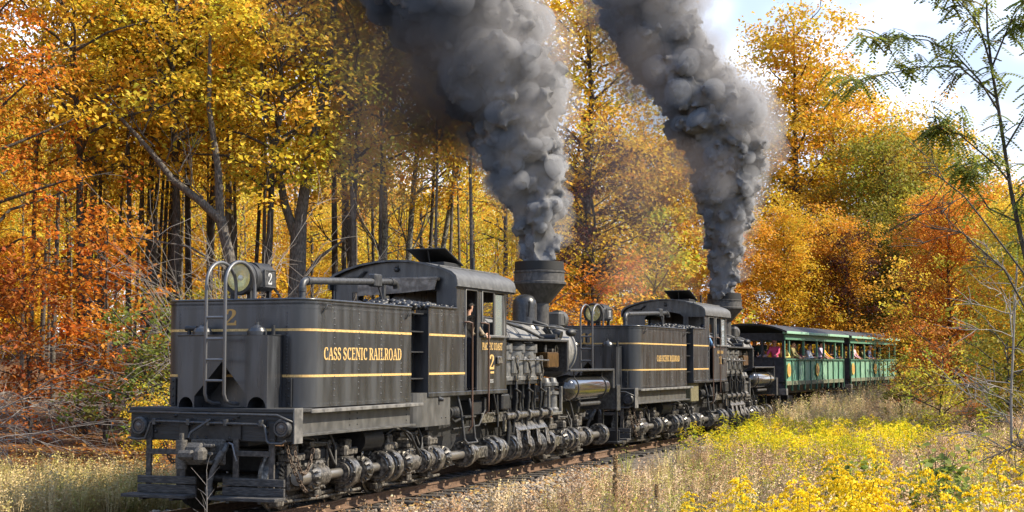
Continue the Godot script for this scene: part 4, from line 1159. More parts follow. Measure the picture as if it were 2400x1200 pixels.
func rounded(r: float) -> PackedVector2Array:
	var p := PackedVector2Array([Vector2(0.5, 3.84), Vector2(1.28 - r, 3.84)])
	for k in 7:
		var a := PI / 2 * k / 6.0
		p.append(Vector2(1.28 - r + r * sin(a), 3.84 + r - r * cos(a)))
	p.append_array([Vector2(1.28, 5.34), Vector2(0.5, 5.34)])
	return p

func coupler(o: Node3D, s: float, back: float) -> void:
	# back is 1 where the coupler points towards +z, -1 where it points forward
	var f := func(u: float, y: float, d: float) -> Vector3: return Vector3(u * back, y, -s + d * back)
	var c := Shape.new()
	var bx := func(a: Vector3, b: Vector3, r: float) -> void: c.box(a.min(b), a.max(b), r)
	bx.call(f.call(-0.16, 0.78, -0.1), f.call(0.16, 1.02, 0.2), 0.02)
	bx.call(f.call(-0.3, 0.72, 0.0), f.call(0.3, 1.1, 0.06), 0.02)
	bx.call(f.call(-0.2, 0.74, 0.18), f.call(0.14, 1.06, 0.42), 0.06)
	bx.call(f.call(0.06, 0.78, 0.34), f.call(0.22, 1.0, 0.56), 0.05)
	for y in [0.78, 0.9, 1.02]: bx.call(f.call(0.12, y - 0.025, 0.2), f.call(0.27, y + 0.025, 0.36), 0.015)
	var cp := part("coupler", c, M.coupler_iron, o)
	var k := Shape.new()
	k.cyl(f.call(-0.22, 0.68, 0.4), f.call(-0.22, 0.88, 0.4), 0.085, -1, 16).cyl(f.call(-0.22, 0.91, 0.4), f.call(-0.22, 1.1, 0.4), 0.085, -1, 16).cyl(f.call(-0.22, 0.66, 0.4), f.call(-0.22, 1.2, 0.4), 0.035, -1, 10)
	var ka: Vector3 = f.call(-0.24, 0.82, 0.38); var kb: Vector3 = f.call(0.04, 0.96, 0.52)
	k.box(ka.min(kb), ka.max(kb), 0.04)
	part("knuckle", k, M.coupler_iron, cp)

func chain(o: Node3D, a: Vector3, b: Vector3, sag: float) -> void:
	var c := Shape.new()
	var links := int((a.distance_to(b) + sag) / 0.075)
	for k in links:
		var t := (k + 0.5) / links
		var p := a.lerp(b, t) - Vector3.UP * sag * 4 * t * (1 - t)
		var q := a.lerp(b, t + 0.02) - Vector3.UP * sag * 4 * (t + 0.02) * (1 - t - 0.02)
		var d := (q - p).normalized()
		var w := d.cross(Vector3.RIGHT if k % 2 else Vector3.BACK).normalized()
		var pts := []
		for j in 9:
			pts.append(p + d * cos(TAU * j / 8) * 0.05 + w * sin(TAU * j / 8) * 0.028)
		c.pipe(pts, 0.011, 5)
	part("chain", c, M.rusty, o)

# ---------------------------------------------------------------- passenger cars
func make_car(o: Node3D, leng: float) -> void:
	var hw := 1.33
	var fl := Shape.new()
	fl.box(L(-hw, 1.42, 0.0), L(hw, 1.5, leng), 0.01)
	var body := part("floor_deck", fl, M.black_wood, o)
	part("sill_beam", Shape.new().box(L(hw - 0.1, 1.36, 0.0), L(hw + 0.03, 1.52, leng), 0.01).box(L(-hw - 0.03, 1.36, 0.0), L(-hw + 0.1, 1.52, leng), 0.01), M.sill_green, body)
	var und := Shape.new()
	und.box(L(-0.5, 1.0, 0.1), L(0.5, 1.42, leng - 0.1)).box(L(0.9, 1.2, 0.3), L(1.0, 1.42, leng - 0.3)).box(L(-1.0, 1.2, 0.3), L(-0.9, 1.42, leng - 0.3))
	und.box(L(-hw, 1.1, 0.06), L(hw, 1.4, 0.2), 0.01).box(L(-hw, 1.1, leng - 0.2), L(hw, 1.4, leng - 0.06), 0.01)
	part("underframe", und, M.black_iron, body)
	part("step_box", Shape.new().box(L(1.1, 1.0, -0.08), L(1.4, 1.24, 0.14), 0.01).box(L(1.1, 0.72, -0.02), L(1.12, 1.0, 0.1)), M.pale_grey, body)
	var n := 10
	for side in [-1.0, 1.0]:
		for k in n:
			var a := leng * k / n + 0.02
			var b := leng * (k + 1) / n - 0.02
			var p := Shape.new()
			p.box(L(side * (hw - 0.03), 1.52, a), L(side * hw, 2.3, b), 0.004)
			part("side_board", p, M.green_boards[(k * 3 + 1) % 4], o)
		for k in n + 1:
			var s := clampf(leng * k / n, 0.035, leng - 0.035)
			part("stake", Shape.new().box(L(side * (hw - 0.035), 1.15, s - 0.035), L(side * (hw + 0.045), 2.32, s + 0.035), 0.006), M.dark_green, o)
		part("top_rail", Shape.new().box(L(side * (hw - 0.06), 2.3, 0.0), L(side * (hw + 0.055), 2.37, leng), 0.008), M.dark_green, o)
		for s in [0.05, 0.72, 2.9, 5.05, 6.2, 8.15, leng - 0.05]:
			part("post", Shape.new().box(L(side * (hw - 0.08), 2.37, s - 0.045), L(side * hw, 3.2, s + 0.045), 0.006), M.green_paint, o)
		part("fascia", Shape.new().box(L(side * (hw - 0.02), 3.08, -0.05), L(side * (hw + 0.05), 3.3, leng + 0.05), 0.006), M.green_paint, o)
		part("gutter", Shape.new().box(L(side * (hw + 0.02), 3.3, -0.35), L(side * (hw + 0.2), 3.4, leng + 0.35), 0.01), M.mint_paint, o)
	var i := 0
	for s in [0.36, leng * 0.5]:
		var pl := part("plaque", Shape.new().lathe(L(hw + 0.05, 1.93, s), Vector3.RIGHT, [Vector2(0, 0), Vector2(0.26, 0), Vector2(0.26, 0.02), Vector2(0.235, 0.025), Vector2(0.235, 0.018), Vector2(0, 0.018)], 26), M.plaque_gold, o)
		part("emblem", Shape.new().lathe(L(hw + 0.068, 1.93, s), Vector3.RIGHT, [Vector2(0.0, 0.004), Vector2(0.17, 0.004), Vector2(0.17, 0.0)], 22), M.plaque_brown, pl)
	# end walls: boards below, shade put into their blue-black colour, open above between posts
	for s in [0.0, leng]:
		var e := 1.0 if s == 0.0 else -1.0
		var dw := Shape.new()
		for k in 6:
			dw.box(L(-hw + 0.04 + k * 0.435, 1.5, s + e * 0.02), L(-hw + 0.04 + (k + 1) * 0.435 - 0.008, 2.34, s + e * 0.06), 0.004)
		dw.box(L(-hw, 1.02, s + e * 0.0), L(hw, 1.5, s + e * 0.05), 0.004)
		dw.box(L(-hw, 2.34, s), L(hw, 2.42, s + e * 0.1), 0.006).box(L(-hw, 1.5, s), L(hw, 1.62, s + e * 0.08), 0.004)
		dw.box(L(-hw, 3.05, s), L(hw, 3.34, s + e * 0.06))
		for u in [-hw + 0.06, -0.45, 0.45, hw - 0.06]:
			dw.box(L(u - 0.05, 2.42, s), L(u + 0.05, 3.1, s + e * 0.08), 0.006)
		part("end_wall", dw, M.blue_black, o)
	# roof: a low arch of dark sheet with boards under it
	var pf := []
	for k in 13:
		var u := lerpf(-1.52, 1.52, k / 12.0)
		pf.append(Vector2(u, 3.4 + 0.3 * (1 - pow(absf(u) / 1.52, 2.2))))
	var ol := PackedVector2Array()
	for p in pf: ol.append(p)
	for k in range(12, -1, -1): ol.append(pf[k] - Vector2(0, 0.07))
	part("roof", Shape.new().prism(ol, L(0, 0, -0.4), Vector3(-1, 0, 0), Vector3.UP, 1.0) if false else Shape.new().prism(ol, L(0, 0, leng + 0.4), Vector3(1, 0, 0), Vector3.UP, leng + 0.8), M.roof_dark, o)
	for k in 4:
		part("roof_beam", Shape.new().box(L(-hw, 3.2, 1.2 + k * 2.5), L(hw, 3.32, 1.3 + k * 2.5)), M.dark_green, o)
	for k in 6:
		var s := 1.0 + k * (leng - 2.0) / 5.0
		part("bench", Shape.new().box(L(-0.95, 1.92, s - 0.2), L(0.95, 1.97, s + 0.2), 0.01).box(L(-0.95, 1.95, s - 0.03), L(0.95, 2.35, s + 0.03), 0.01).box(L(-0.9, 1.5, s - 0.15), L(-0.84, 1.92, s + 0.15)).box(L(0.84, 1.5, s - 0.15), L(0.9, 1.92, s + 0.15)), M.sill_green, o)
	var gi := Shape.new()
	for u in [0.75, 1.2]:
		gi.pipe([L(u, 1.0, leng + 0.1), L(u, 1.2, leng + 0.22), L(u, 2.2, leng + 0.22), L(u, 2.3, leng + 0.1)], 0.025, 6)
	gi.box(L(0.75, 1.0, leng + 0.05), L(1.2, 1.05, leng + 0.35), 0.005)
	part("grab_iron", gi, M.yellow_paint, o)
	for m in [1.7, leng - 1.7]:
		var t := Shape.new()
		t.box(L(-1.0, 0.55, m - 0.2), L(1.0, 0.95, m + 0.2), 0.02)
		for q in [-1.0, 1.0]:
			t.box(L(q * 0.98, 0.5, m - 1.0), L(q * 1.06, 0.72, m + 1.0), 0.02).box(L(q * 0.98, 0.3, m - 0.35), L(q * 1.06, 0.95, m + 0.35), 0.02)
			for s in [m - 0.8, m + 0.8]:
				t.box(L(q * 0.96, 0.28, s - 0.16), L(q * 1.12, 0.66, s + 0.16), 0.03)
		var tr := part("truck", t, M.black_iron, o)
		for s in [m - 0.8, m + 0.8]:
			for q in [-1.0, 1.0]:
				part("wheel", Shape.new().lathe(L(0.66 * q, 0.42, s), Vector3(q, 0, 0), [Vector2(0, 0), Vector2(0.45, 0), Vector2(0.45, 0.03), Vector2(0.42, 0.04), Vector2(0.41, 0.13), Vector2(0.15, 0.1), Vector2(0, 0.12)], 22), M.iron, tr)
	coupler(o, -0.05, 1.0)
	coupler(o, leng + 0.05, -1.0)

# ---------------------------------------------------------------- people
# the surface where a field of joined, tapered limbs is zero: one point in each cell that it crosses
func surface_nets(field: PackedFloat32Array, nx: int, ny: int, nz: int, origin: Vector3, cell: float) -> Shape:
	var ids := PackedInt32Array(); ids.resize(nx * ny * nz); ids.fill(-1)
	var out := Shape.new()
	var sy := nx
	var sz := nx * ny
	var edges := [[0, 1], [2, 3], [4, 5], [6, 7], [0, 2], [1, 3], [4, 6], [5, 7], [0, 4], [1, 5], [2, 6], [3, 7]]
	var cp := [Vector3(0, 0, 0), Vector3(1, 0, 0), Vector3(0, 1, 0), Vector3(1, 1, 0), Vector3(0, 0, 1), Vector3(1, 0, 1), Vector3(0, 1, 1), Vector3(1, 1, 1)]
	for z in nz - 1:
		for y in ny - 1:
			var at := y * sy + z * sz
			for x in nx - 1:
				var i := at + x
				var v0 := field[i]
				var v1 := field[i + 1]
				var v2 := field[i + sy]
				var v3 := field[i + 1 + sy]
				var v4 := field[i + sz]
				var v5 := field[i + 1 + sz]
				var v6 := field[i + sy + sz]
				var v7 := field[i + 1 + sy + sz]
				var m := int(v0 < 0) + int(v1 < 0) + int(v2 < 0) + int(v3 < 0) + int(v4 < 0) + int(v5 < 0) + int(v6 < 0) + int(v7 < 0)
				if m == 0 or m == 8:
					continue
				var vs := [v0, v1, v2, v3, v4, v5, v6, v7]
				var s := Vector3.ZERO
				var n := 0
				for e in edges:
					var p: float = vs[e[0]]
					var q: float = vs[e[1]]
					if (p < 0) != (q < 0):
						s += cp[e[0]].lerp(cp[e[1]], p / (p - q))
						n += 1
				ids[i] = out.v.size()
				out.v.append(origin + (Vector3(x, y, z) + s / n) * cell)
				out.n.append(Vector3(v1 + v3 + v5 + v7 - v0 - v2 - v4 - v6, v2 + v3 + v6 + v7 - v0 - v1 - v4 - v5, v4 + v5 + v6 + v7 - v0 - v1 - v2 - v3).normalized())
				out.c.append(Color.WHITE)
	for z in range(1, nz - 1):
		for y in range(1, ny - 1):
			for x in range(1, nx - 1):
				var i := x + y * sy + z * sz
				if ids[i] < 0:
					continue
				var inside := field[i] < 0
				if inside != (field[i + 1] < 0):
					net_quad(out.i, ids[i], ids[i - sy], ids[i - sy - sz], ids[i - sz], inside)
				if inside != (field[i + sy] < 0):
					net_quad(out.i, ids[i], ids[i - sz], ids[i - sz - 1], ids[i - 1], inside)
				if inside != (field[i + sz] < 0):
					net_quad(out.i, ids[i], ids[i - 1], ids[i - 1 - sy], ids[i - sy], inside)
	return out

func net_quad(idx: PackedInt32Array, a: int, b: int, c: int, d: int, flip: bool) -> void:
	if a < 0 or b < 0 or c < 0 or d < 0:
		return
	if flip: idx.append_array([a, c, b, a, d, c])
	else: idx.append_array([a, b, c, a, c, d])

# bones: [from, to, radius, radius, colour]; every point takes the colour of its nearest bone
func flesh(bones: Array, cell: float, blend: float) -> Shape:
	var lo := Vector3(1e9, 1e9, 1e9); var hi := -lo
	for b in bones:
		var r := maxf(b[2], b[3]) + cell * 3
		lo = lo.min(b[0] - Vector3.ONE * r).min(b[1] - Vector3.ONE * r)
		hi = hi.max(b[0] + Vector3.ONE * r).max(b[1] + Vector3.ONE * r)
	var nx := int((hi.x - lo.x) / cell) + 2; var ny := int((hi.y - lo.y) / cell) + 2; var nz := int((hi.z - lo.z) / cell) + 2
	var f := PackedFloat32Array(); f.resize(nx * ny * nz); f.fill(1.0)
	for b in bones:
		var a: Vector3 = b[0]; var ab: Vector3 = b[1] - b[0]
		var r0: float = b[2]; var r1: float = b[3]
		var l2 := maxf(ab.length_squared(), 1e-6)
		var m := maxf(r0, r1) + blend + cell * 1.5
		var p0: Vector3 = ((a.min(b[1]) - Vector3.ONE * m - lo) / cell).floor().max(Vector3.ZERO)
		var p1: Vector3 = ((a.max(b[1]) + Vector3.ONE * m - lo) / cell).ceil()
		for z in range(int(p0.z), mini(nz, int(p1.z) + 1)):
			for y in range(int(p0.y), mini(ny, int(p1.y) + 1)):
				for x in range(int(p0.x), mini(nx, int(p1.x) + 1)):
					var p := lo + Vector3(x, y, z) * cell - a
					var t := clampf(p.dot(ab) / l2, 0, 1)
					var d := (p - ab * t).length() - lerpf(r0, r1, t)
					var k := x + y * nx + z * nx * ny
					var o := f[k]
					var h := maxf(blend - absf(d - o), 0.0) / blend
					f[k] = minf(d, o) - h * h * blend * 0.25
	var s := surface_nets(f, nx, ny, nz, lo, cell)
	for k in s.v.size():
		var best := 1e9
		for b in bones:
			var ab: Vector3 = b[1] - b[0]
			var p: Vector3 = s.v[k] - b[0]
			var t := clampf(p.dot(ab) / maxf(ab.length_squared(), 1e-6), 0, 1)
			var d := (p - ab * t).length() - lerpf(b[2], b[3], t)
			if d < best:
				best = d
				s.c[k] = b[4]
	return s

func graft(into: Shape, from: Shape, t: Transform3D, skin: Color) -> void:
	var base := into.v.size()
	for k in from.v.size():
		into.v.append(t * from.v[k])
		into.n.append((t.basis * from.n[k]).normalized())
		into.c.append(from.c[k] * skin)
	for k in from.i: into.i.append(base + k)

var head_shape: Shape
var hand_shape: Shape
var hair_shape: Shape
var long_hair_shape: Shape
var hat_shape: Shape
var cap_shape: Shape

func make_features() -> void:
	var w := Color.WHITE
	# a head about 0.23 tall, its neck joint at the origin, looking towards -z
	head_shape = flesh([[Vector3(0, 0.14, 0.015), Vector3(0, 0.145, -0.015), 0.078, 0.076, w], [Vector3(0, 0.07, -0.03), Vector3(0, 0.1, -0.03), 0.055, 0.062, w], [Vector3(0, 0.035, -0.062), Vector3(0, 0.05, -0.05), 0.028, 0.036, w], [Vector3(0, 0.115, -0.088), Vector3(0, 0.085, -0.112), 0.009, 0.014, w], [Vector3(-0.076, 0.1, 0.005), Vector3(-0.08, 0.125, 0.012), 0.014, 0.016, w], [Vector3(0.076, 0.1, 0.005), Vector3(0.08, 0.125, 0.012), 0.014, 0.016, w], [Vector3(0, -0.06, 0.02), Vector3(0, 0.06, 0.01), 0.055, 0.052, w], [Vector3(-0.018, 0.05, -0.092), Vector3(0.018, 0.05, -0.092), 0.007, 0.007, Color(0.75, 0.4, 0.38)], [Vector3(-0.031, 0.118, -0.086), Vector3(-0.03, 0.118, -0.086), 0.01, 0.01, Color(0.12, 0.1, 0.1)], [Vector3(0.031, 0.118, -0.086), Vector3(0.03, 0.118, -0.086), 0.01, 0.01, Color(0.12, 0.1, 0.1)]], 0.009, 0.02)
	# a loosely curled hand: wrist at the origin, fingers towards -y
	var hb := [[Vector3(0, 0, 0), Vector3(0, -0.03, 0), 0.024, 0.028, w], [Vector3(-0.02, -0.04, 0), Vector3(-0.024, -0.085, 0), 0.018, 0.015, w], [Vector3(0.0, -0.04, 0), Vector3(0.0, -0.09, 0), 0.018, 0.015, w], [Vector3(0.02, -0.04, 0), Vector3(0.024, -0.08, 0), 0.018, 0.014, w]]
	for k in 4:
		var x := -0.033 + k * 0.022
		var l: float = [0.066, 0.076, 0.07, 0.052][k]
		hb.append([Vector3(x, -0.088, 0), Vector3(x * 1.05, -0.088 - l * 0.5, -0.01), 0.009, 0.0085, w])
		hb.append([Vector3(x * 1.05, -0.088 - l * 0.5, -0.01), Vector3(x * 1.05, -0.088 - l * 0.85, -0.034), 0.0085, 0.0075, w])
	hb.append([Vector3(-0.026, -0.03, -0.005), Vector3(-0.052, -0.06, -0.02), 0.014, 0.011, w])
	hb.append([Vector3(-0.052, -0.06, -0.02), Vector3(-0.05, -0.09, -0.034), 0.011, 0.008, w])
	hand_shape = flesh(hb, 0.006, 0.006)
	hair_shape = flesh([[Vector3(0, 0.165, 0.02), Vector3(0, 0.17, -0.01), 0.082, 0.078, w], [Vector3(0, 0.1, 0.055), Vector3(0, 0.15, 0.04), 0.05, 0.06, w], [Vector3(-0.055, 0.12, 0.03), Vector3(-0.06, 0.16, 0.0), 0.035, 0.032, w], [Vector3(0.055, 0.12, 0.03), Vector3(0.06, 0.16, 0.0), 0.035, 0.032, w]], 0.012, 0.02)
	long_hair_shape = flesh([[Vector3(0, 0.165, 0.02), Vector3(0, 0.17, -0.01), 0.084, 0.08, w], [Vector3(0, -0.03, 0.075), Vector3(0, 0.15, 0.05), 0.06, 0.066, w], [Vector3(-0.07, 0.0, 0.035), Vector3(-0.064, 0.16, 0.0), 0.036, 0.036, w], [Vector3(0.07, 0.0, 0.035), Vector3(0.064, 0.16, 0.0), 0.036, 0.036, w]], 0.012, 0.02)
	hat_shape = flesh([[Vector3(0, 0.175, 0.02), Vector3(0, 0.18, -0.015), 0.088, 0.086, w], [Vector3(0, 0.25, 0.01), Vector3(0, 0.262, 0.01), 0.035, 0.03, w]], 0.012, 0.02)
	cap_shape = flesh([[Vector3(0, 0.17, 0.02), Vector3(0, 0.175, -0.01), 0.086, 0.082, w], [Vector3(-0.03, 0.165, -0.09), Vector3(-0.02, 0.155, -0.15), 0.02, 0.012, w], [Vector3(0.03, 0.165, -0.09), Vector3(0.02, 0.155, -0.15), 0.02, 0.012, w]], 0.012, 0.02)

func arm(bones: Array, sh: Vector3, hand: Vector3, sleeve: Color, skin: Color, bare: bool, out: float) -> void:
	var d := hand - sh
	var l := minf(d.length(), 0.52)
	hand = sh + d.normalized() * l
	var el := (sh + hand) / 2 + Vector3(out, -1.0, 0.35).normalized() * sqrt(maxf(0.0, 0.0729 - l * l / 4))
	bones.append([sh, el, 0.056, 0.043, sleeve])
	bones.append([el, hand, 0.042, 0.032, skin if bare else sleeve])

# stands at AT facing TURN (0 looks towards -z); HANDS are where the left and right hands rest, in the person's own axes
func person(label: String, at: Vector3, turn: float, size: float, shirt: Color, hair: Color, head_wear := "", wear := Color.WHITE, lean := 0.0, look := 0.0, hands := [Vector3(-0.2, 0.95, -0.28), Vector3(0.2, 0.95, -0.28)], trousers := Color(0.03, 0.035, 0.05), bare := false, camo := false) -> Node3D:
	var skin := Color(0.5, 0.29, 0.2)
	var o := thing("person", label, "person", at, turn)
	o.scale = Vector3.ONE * size
	var tilt := Basis(Vector3.RIGHT, -lean)
	var hip := Vector3(0, 0.9, 0)
	var tp := func(p: Vector3) -> Vector3: return hip + tilt * (p - hip)
	var b := []
	for q in [-1.0, 1.0]:
		b.append([Vector3(0.09 * q, 0.88, 0), Vector3(0.1 * q, 0.48, -0.01), 0.095, 0.06, trousers])
		b.append([Vector3(0.1 * q, 0.48, -0.01), Vector3(0.1 * q, 0.08, 0.02), 0.06, 0.045, trousers])
		b.append([Vector3(0.1 * q, 0.05, 0.03), Vector3(0.11 * q, 0.04, -0.12), 0.045, 0.038, Color(0.02, 0.018, 0.016)])
	b.append([Vector3(-0.06, 0.92, 0), Vector3(0.06, 0.92, 0), 0.115, 0.115, trousers])
	b.append([tp.call(Vector3(0, 1.0, 0)), tp.call(Vector3(0, 1.18, -0.01)), 0.13, 0.135, shirt])
	b.append([tp.call(Vector3(-0.09, 1.3, 0)), tp.call(Vector3(0.09, 1.3, 0)), 0.115, 0.115, shirt])
	b.append([tp.call(Vector3(-0.155, 1.4, 0)), tp.call(Vector3(0.155, 1.4, 0)), 0.062, 0.062, shirt])
	var hp := []
	for q in 2:
		var sg := -1.0 if q == 0 else 1.0
		var sh: Vector3 = tp.call(Vector3(0.175 * sg, 1.395, 0))
		arm(b, sh, hands[q], shirt, skin, bare, sg * 0.9)
		hp.append(b[-1])
	var nk: Vector3 = tp.call(Vector3(0, 1.5, -0.01))
	var s := flesh(b, 0.027, 0.05)
	if camo:
		var nz := FastNoiseLite.new(); nz.seed = 4; nz.frequency = 9.0
		for k in s.v.size():
			if s.c[k].is_equal_approx(shirt):
				var g := nz.get_noise_3dv(s.v[k])
				s.c[k] = Color(0.05, 0.04, 0.028) if g > 0.18 else Color(0.2, 0.15, 0.1) if g > -0.12 else Color(0.3, 0.25, 0.18)
	graft(s, head_shape, Transform3D(Basis(Vector3.UP, look), nk), skin)
	for h in hp:
		var y: Vector3 = (h[0] - h[1]).normalized()
		var x: Vector3 = y.cross(Vector3(0, 0, 1)).normalized()
		graft(s, hand_shape, Transform3D(Basis(x, y, x.cross(y)), h[1]), skin)
	var body := part_mesh("body", s.mesh(M.cloth, true), o)
	var hh := Shape.new()
	graft(hh, hair_shape if head_wear != "long" else long_hair_shape, Transform3D(Basis(Vector3.UP, look), nk), hair)
	part_mesh("hair", hh.mesh(M.cloth, true), body)
	if head_wear == "hat" or head_wear == "cap":
		var ht := Shape.new()
		graft(ht, hat_shape if head_wear == "hat" else cap_shape, Transform3D(Basis(Vector3.UP, look), nk), wear)
		part_mesh(head_wear, ht.mesh(M.cloth, true), body)
	return o

# ---------------------------------------------------------------- woods
# leaves scattered in clumps: four corners and two triangles a leaf
func leaf_cloud(clumps: Array, per: int, leaf: float, flat := 0.6, droop := 0.3) -> ArrayMesh:
	var n := clumps.size() * per
	var v := PackedVector3Array(); v.resize(n * 4)
	var nn := PackedVector3Array(); nn.resize(n * 4)
	var c := PackedColorArray(); c.resize(n * 4)
	var ix := PackedInt32Array(); ix.resize(n * 6)
	var k := 0
	for cl in clumps:
		var m := Vector3(cl.x, cl.y, cl.z)
		var r: float = cl.w
		var hue := rng.randf_range(-1, 1)
		var lum := rng.randf_range(0.7, 1.2)
		for j in per:
			var d := Vector3(rng.randfn(), rng.randfn() * flat, rng.randfn()) * r * 0.5
			var az := rng.randf() * TAU
			var dir := Vector3(cos(az), rng.randf_range(-0.9, 0.35) - droop, sin(az)).normalized()
			var up := Vector3(rng.randfn() * 0.55, 1.0, rng.randfn() * 0.55)
			var sd := dir.cross(up).normalized()
			up = sd.cross(dir)
			var l := leaf * rng.randf_range(0.65, 1.25)
			var p := m + d
			var q := k * 4
			v[q] = p
			v[q + 1] = p + dir * l * 0.45 + sd * l * 0.32 + up * l * 0.08
			v[q + 2] = p + dir * l
			v[q + 3] = p + dir * l * 0.45 - sd * l * 0.32 + up * l * 0.08
			nn[q] = up; nn[q + 1] = (up - sd * 0.25).normalized(); nn[q + 2] = up; nn[q + 3] = (up + sd * 0.25).normalized()
			var h := hue * 0.26 + rng.randf_range(-0.16, 0.16)
			var b := lum * rng.randf_range(0.75, 1.2)
			var col := Color(b * (1.0 + h * 0.25), b * (1.0 - h), b * (1.0 - h * 0.5))
			c[q] = col; c[q + 1] = col; c[q + 2] = col; c[q + 3] = col
			var t := k * 6
			ix[t] = q; ix[t + 1] = q + 2; ix[t + 2] = q + 1; ix[t + 3] = q; ix[t + 4] = q + 3; ix[t + 5] = q + 2
			k += 1
	var a := []
	a.resize(Mesh.ARRAY_MAX)
	a[Mesh.ARRAY_VERTEX] = v
	a[Mesh.ARRAY_NORMAL] = nn
	a[Mesh.ARRAY_COLOR] = c
	a[Mesh.ARRAY_INDEX] = ix
	var me := ArrayMesh.new()
	me.add_surface_from_arrays(Mesh.PRIMITIVE_TRIANGLES, a)
	return me

# a trunk with limbs, and the places round the limbs' outer ends where its leaves are
func tree_form(sd: int, h: float, r0: float, low: float, spread: float, limbs: int, clumps: int, per: int, leaf: float, clump_r: float, lean := 0.03, top := 1.0, bottom_heavy := 0.5) -> Dictionary:
	rng.seed = sd
	var w := Shape.new()
	var path := []
	var ld := rng.randf() * TAU
	for k in 8:
		var f := k / 7.0
		path.append(Vector3(cos(ld) * lean * h * f * f + rng.randf_range(-1, 1) * 0.012 * h * f, h * 0.97 * f, sin(ld) * lean * h * f * f + rng.randf_range(-1, 1) * 0.012 * h * f))
	path[0].y = -0.4
	w.pipe(path, r0, 8, r0 * 0.16)
	w.pipe([Vector3(0, -0.4, 0), Vector3(0, 0.05, 0), Vector3(0, 0.35, 0), Vector3(0, 0.9, 0)], r0 * 1.5, 8, r0 * 0.9)
	var ends := []
	for k in limbs:
		var f := lerpf(low, 0.96, (k + rng.randf()) / limbs)
		var x := f * 7.0
		var b: Vector3 = path[int(x)].lerp(path[mini(int(x) + 1, 7)], x - int(x))
		var g := clampf((f - low) / (1.0 - low), 0, 1)
		var prof := sqrt(maxf(0.05, 1.0 - pow((g - bottom_heavy) / (1.02 - bottom_heavy if g > bottom_heavy else bottom_heavy + 0.35), 2.0)))
		var az := k * 2.4 + rng.randf() * 0.9
		var ln := spread * prof * rng.randf_range(0.62, 1.05)
		var rise := rng.randf_range(0.25, 0.75) + g * 0.6
		var d := Vector3(cos(az), 0, sin(az))
		var pts := [b]
		for q in [0.35, 0.7, 1.0]:
			pts.append(b + d * ln * q + Vector3.UP * ln * (rise * q - 0.25 * q * q) + Vector3(rng.randf_range(-1, 1), rng.randf_range(-0.6, 0.6), rng.randf_range(-1, 1)) * 0.09 * ln)
		w.pipe(pts, maxf(0.02, r0 * 0.32 * (1.2 - g * 0.7)), 5, 0.012)
		ends.append(pts)
	var cl := []
	for k in clumps:
		var e: Array = ends[k % limbs]
		var q := pow(rng.randf(), 0.6) * 2.9
		var p: Vector3 = e[int(q)].lerp(e[mini(int(q) + 1, 3)], q - int(q))
		var o := Vector3(rng.randfn(), rng.randfn() * 0.8, rng.randfn()) * clump_r * 0.85
		if k % 3 == 0: w.pipe([p, p + o * 0.6 + Vector3.UP * 0.05, p + o], 0.016, 4, 0.006)
		p += o
		cl.append(Vector4(p.x, p.y, p.z, clump_r * rng.randf_range(0.6, 1.25)))
	return {"wood": w.mesh(), "leaves": leaf_cloud(cl, per, leaf)}

var forms := {}

func plant_tree(called: String, form: String, label: String, at: Vector3, turn: float, size: Vector3, leaves: String, bark: String, group := "", category := "tree") -> Node3D:
	var o := thing(called, label, category, at, turn, group)
	o.scale = size
	var t := part_mesh("trunk", forms[form].wood, o)
	t.material_override = M[bark]
	if leaves:
		var c := part_mesh("crown", forms[form].leaves, o)
		c.material_override = M[leaves]
	return o

func ground_at(x: float, z: float) -> Vector3:
	var p := Vector3(x, 0, z)
	p.y = height(p, along(p))
	return p

func twigs(sh: Shape, from: Vector3, dir: Vector3, ln: float, r: float, depth: int, bend: Vector3) -> void:
	var pts := [from]
	var d := dir
	for k in 4:
		d = (d + Vector3(rng.randfn(), rng.randfn(), rng.randfn()) * 0.13 + bend * 0.16).normalized()
		pts.append(pts[-1] + d * ln / 4)
	sh.pipe(pts, r, 4 if r < 0.03 else 6, r * 0.4)
	if depth == 0: return
	var n := 5 if depth > 1 else 6
	for k in n:
		var q := rng.randf_range(0.25, 1.0) * 3.95
		var p: Vector3 = pts[int(q)].lerp(pts[int(q) + 1], q - int(q))
		var s := (d + Vector3(rng.randfn(), rng.randfn(), rng.randfn()) * 0.55).normalized()
		twigs(sh, p, s, ln * rng.randf_range(0.4, 0.75), maxf(minf(r, 0.008), r * 0.5), depth - 1, bend)

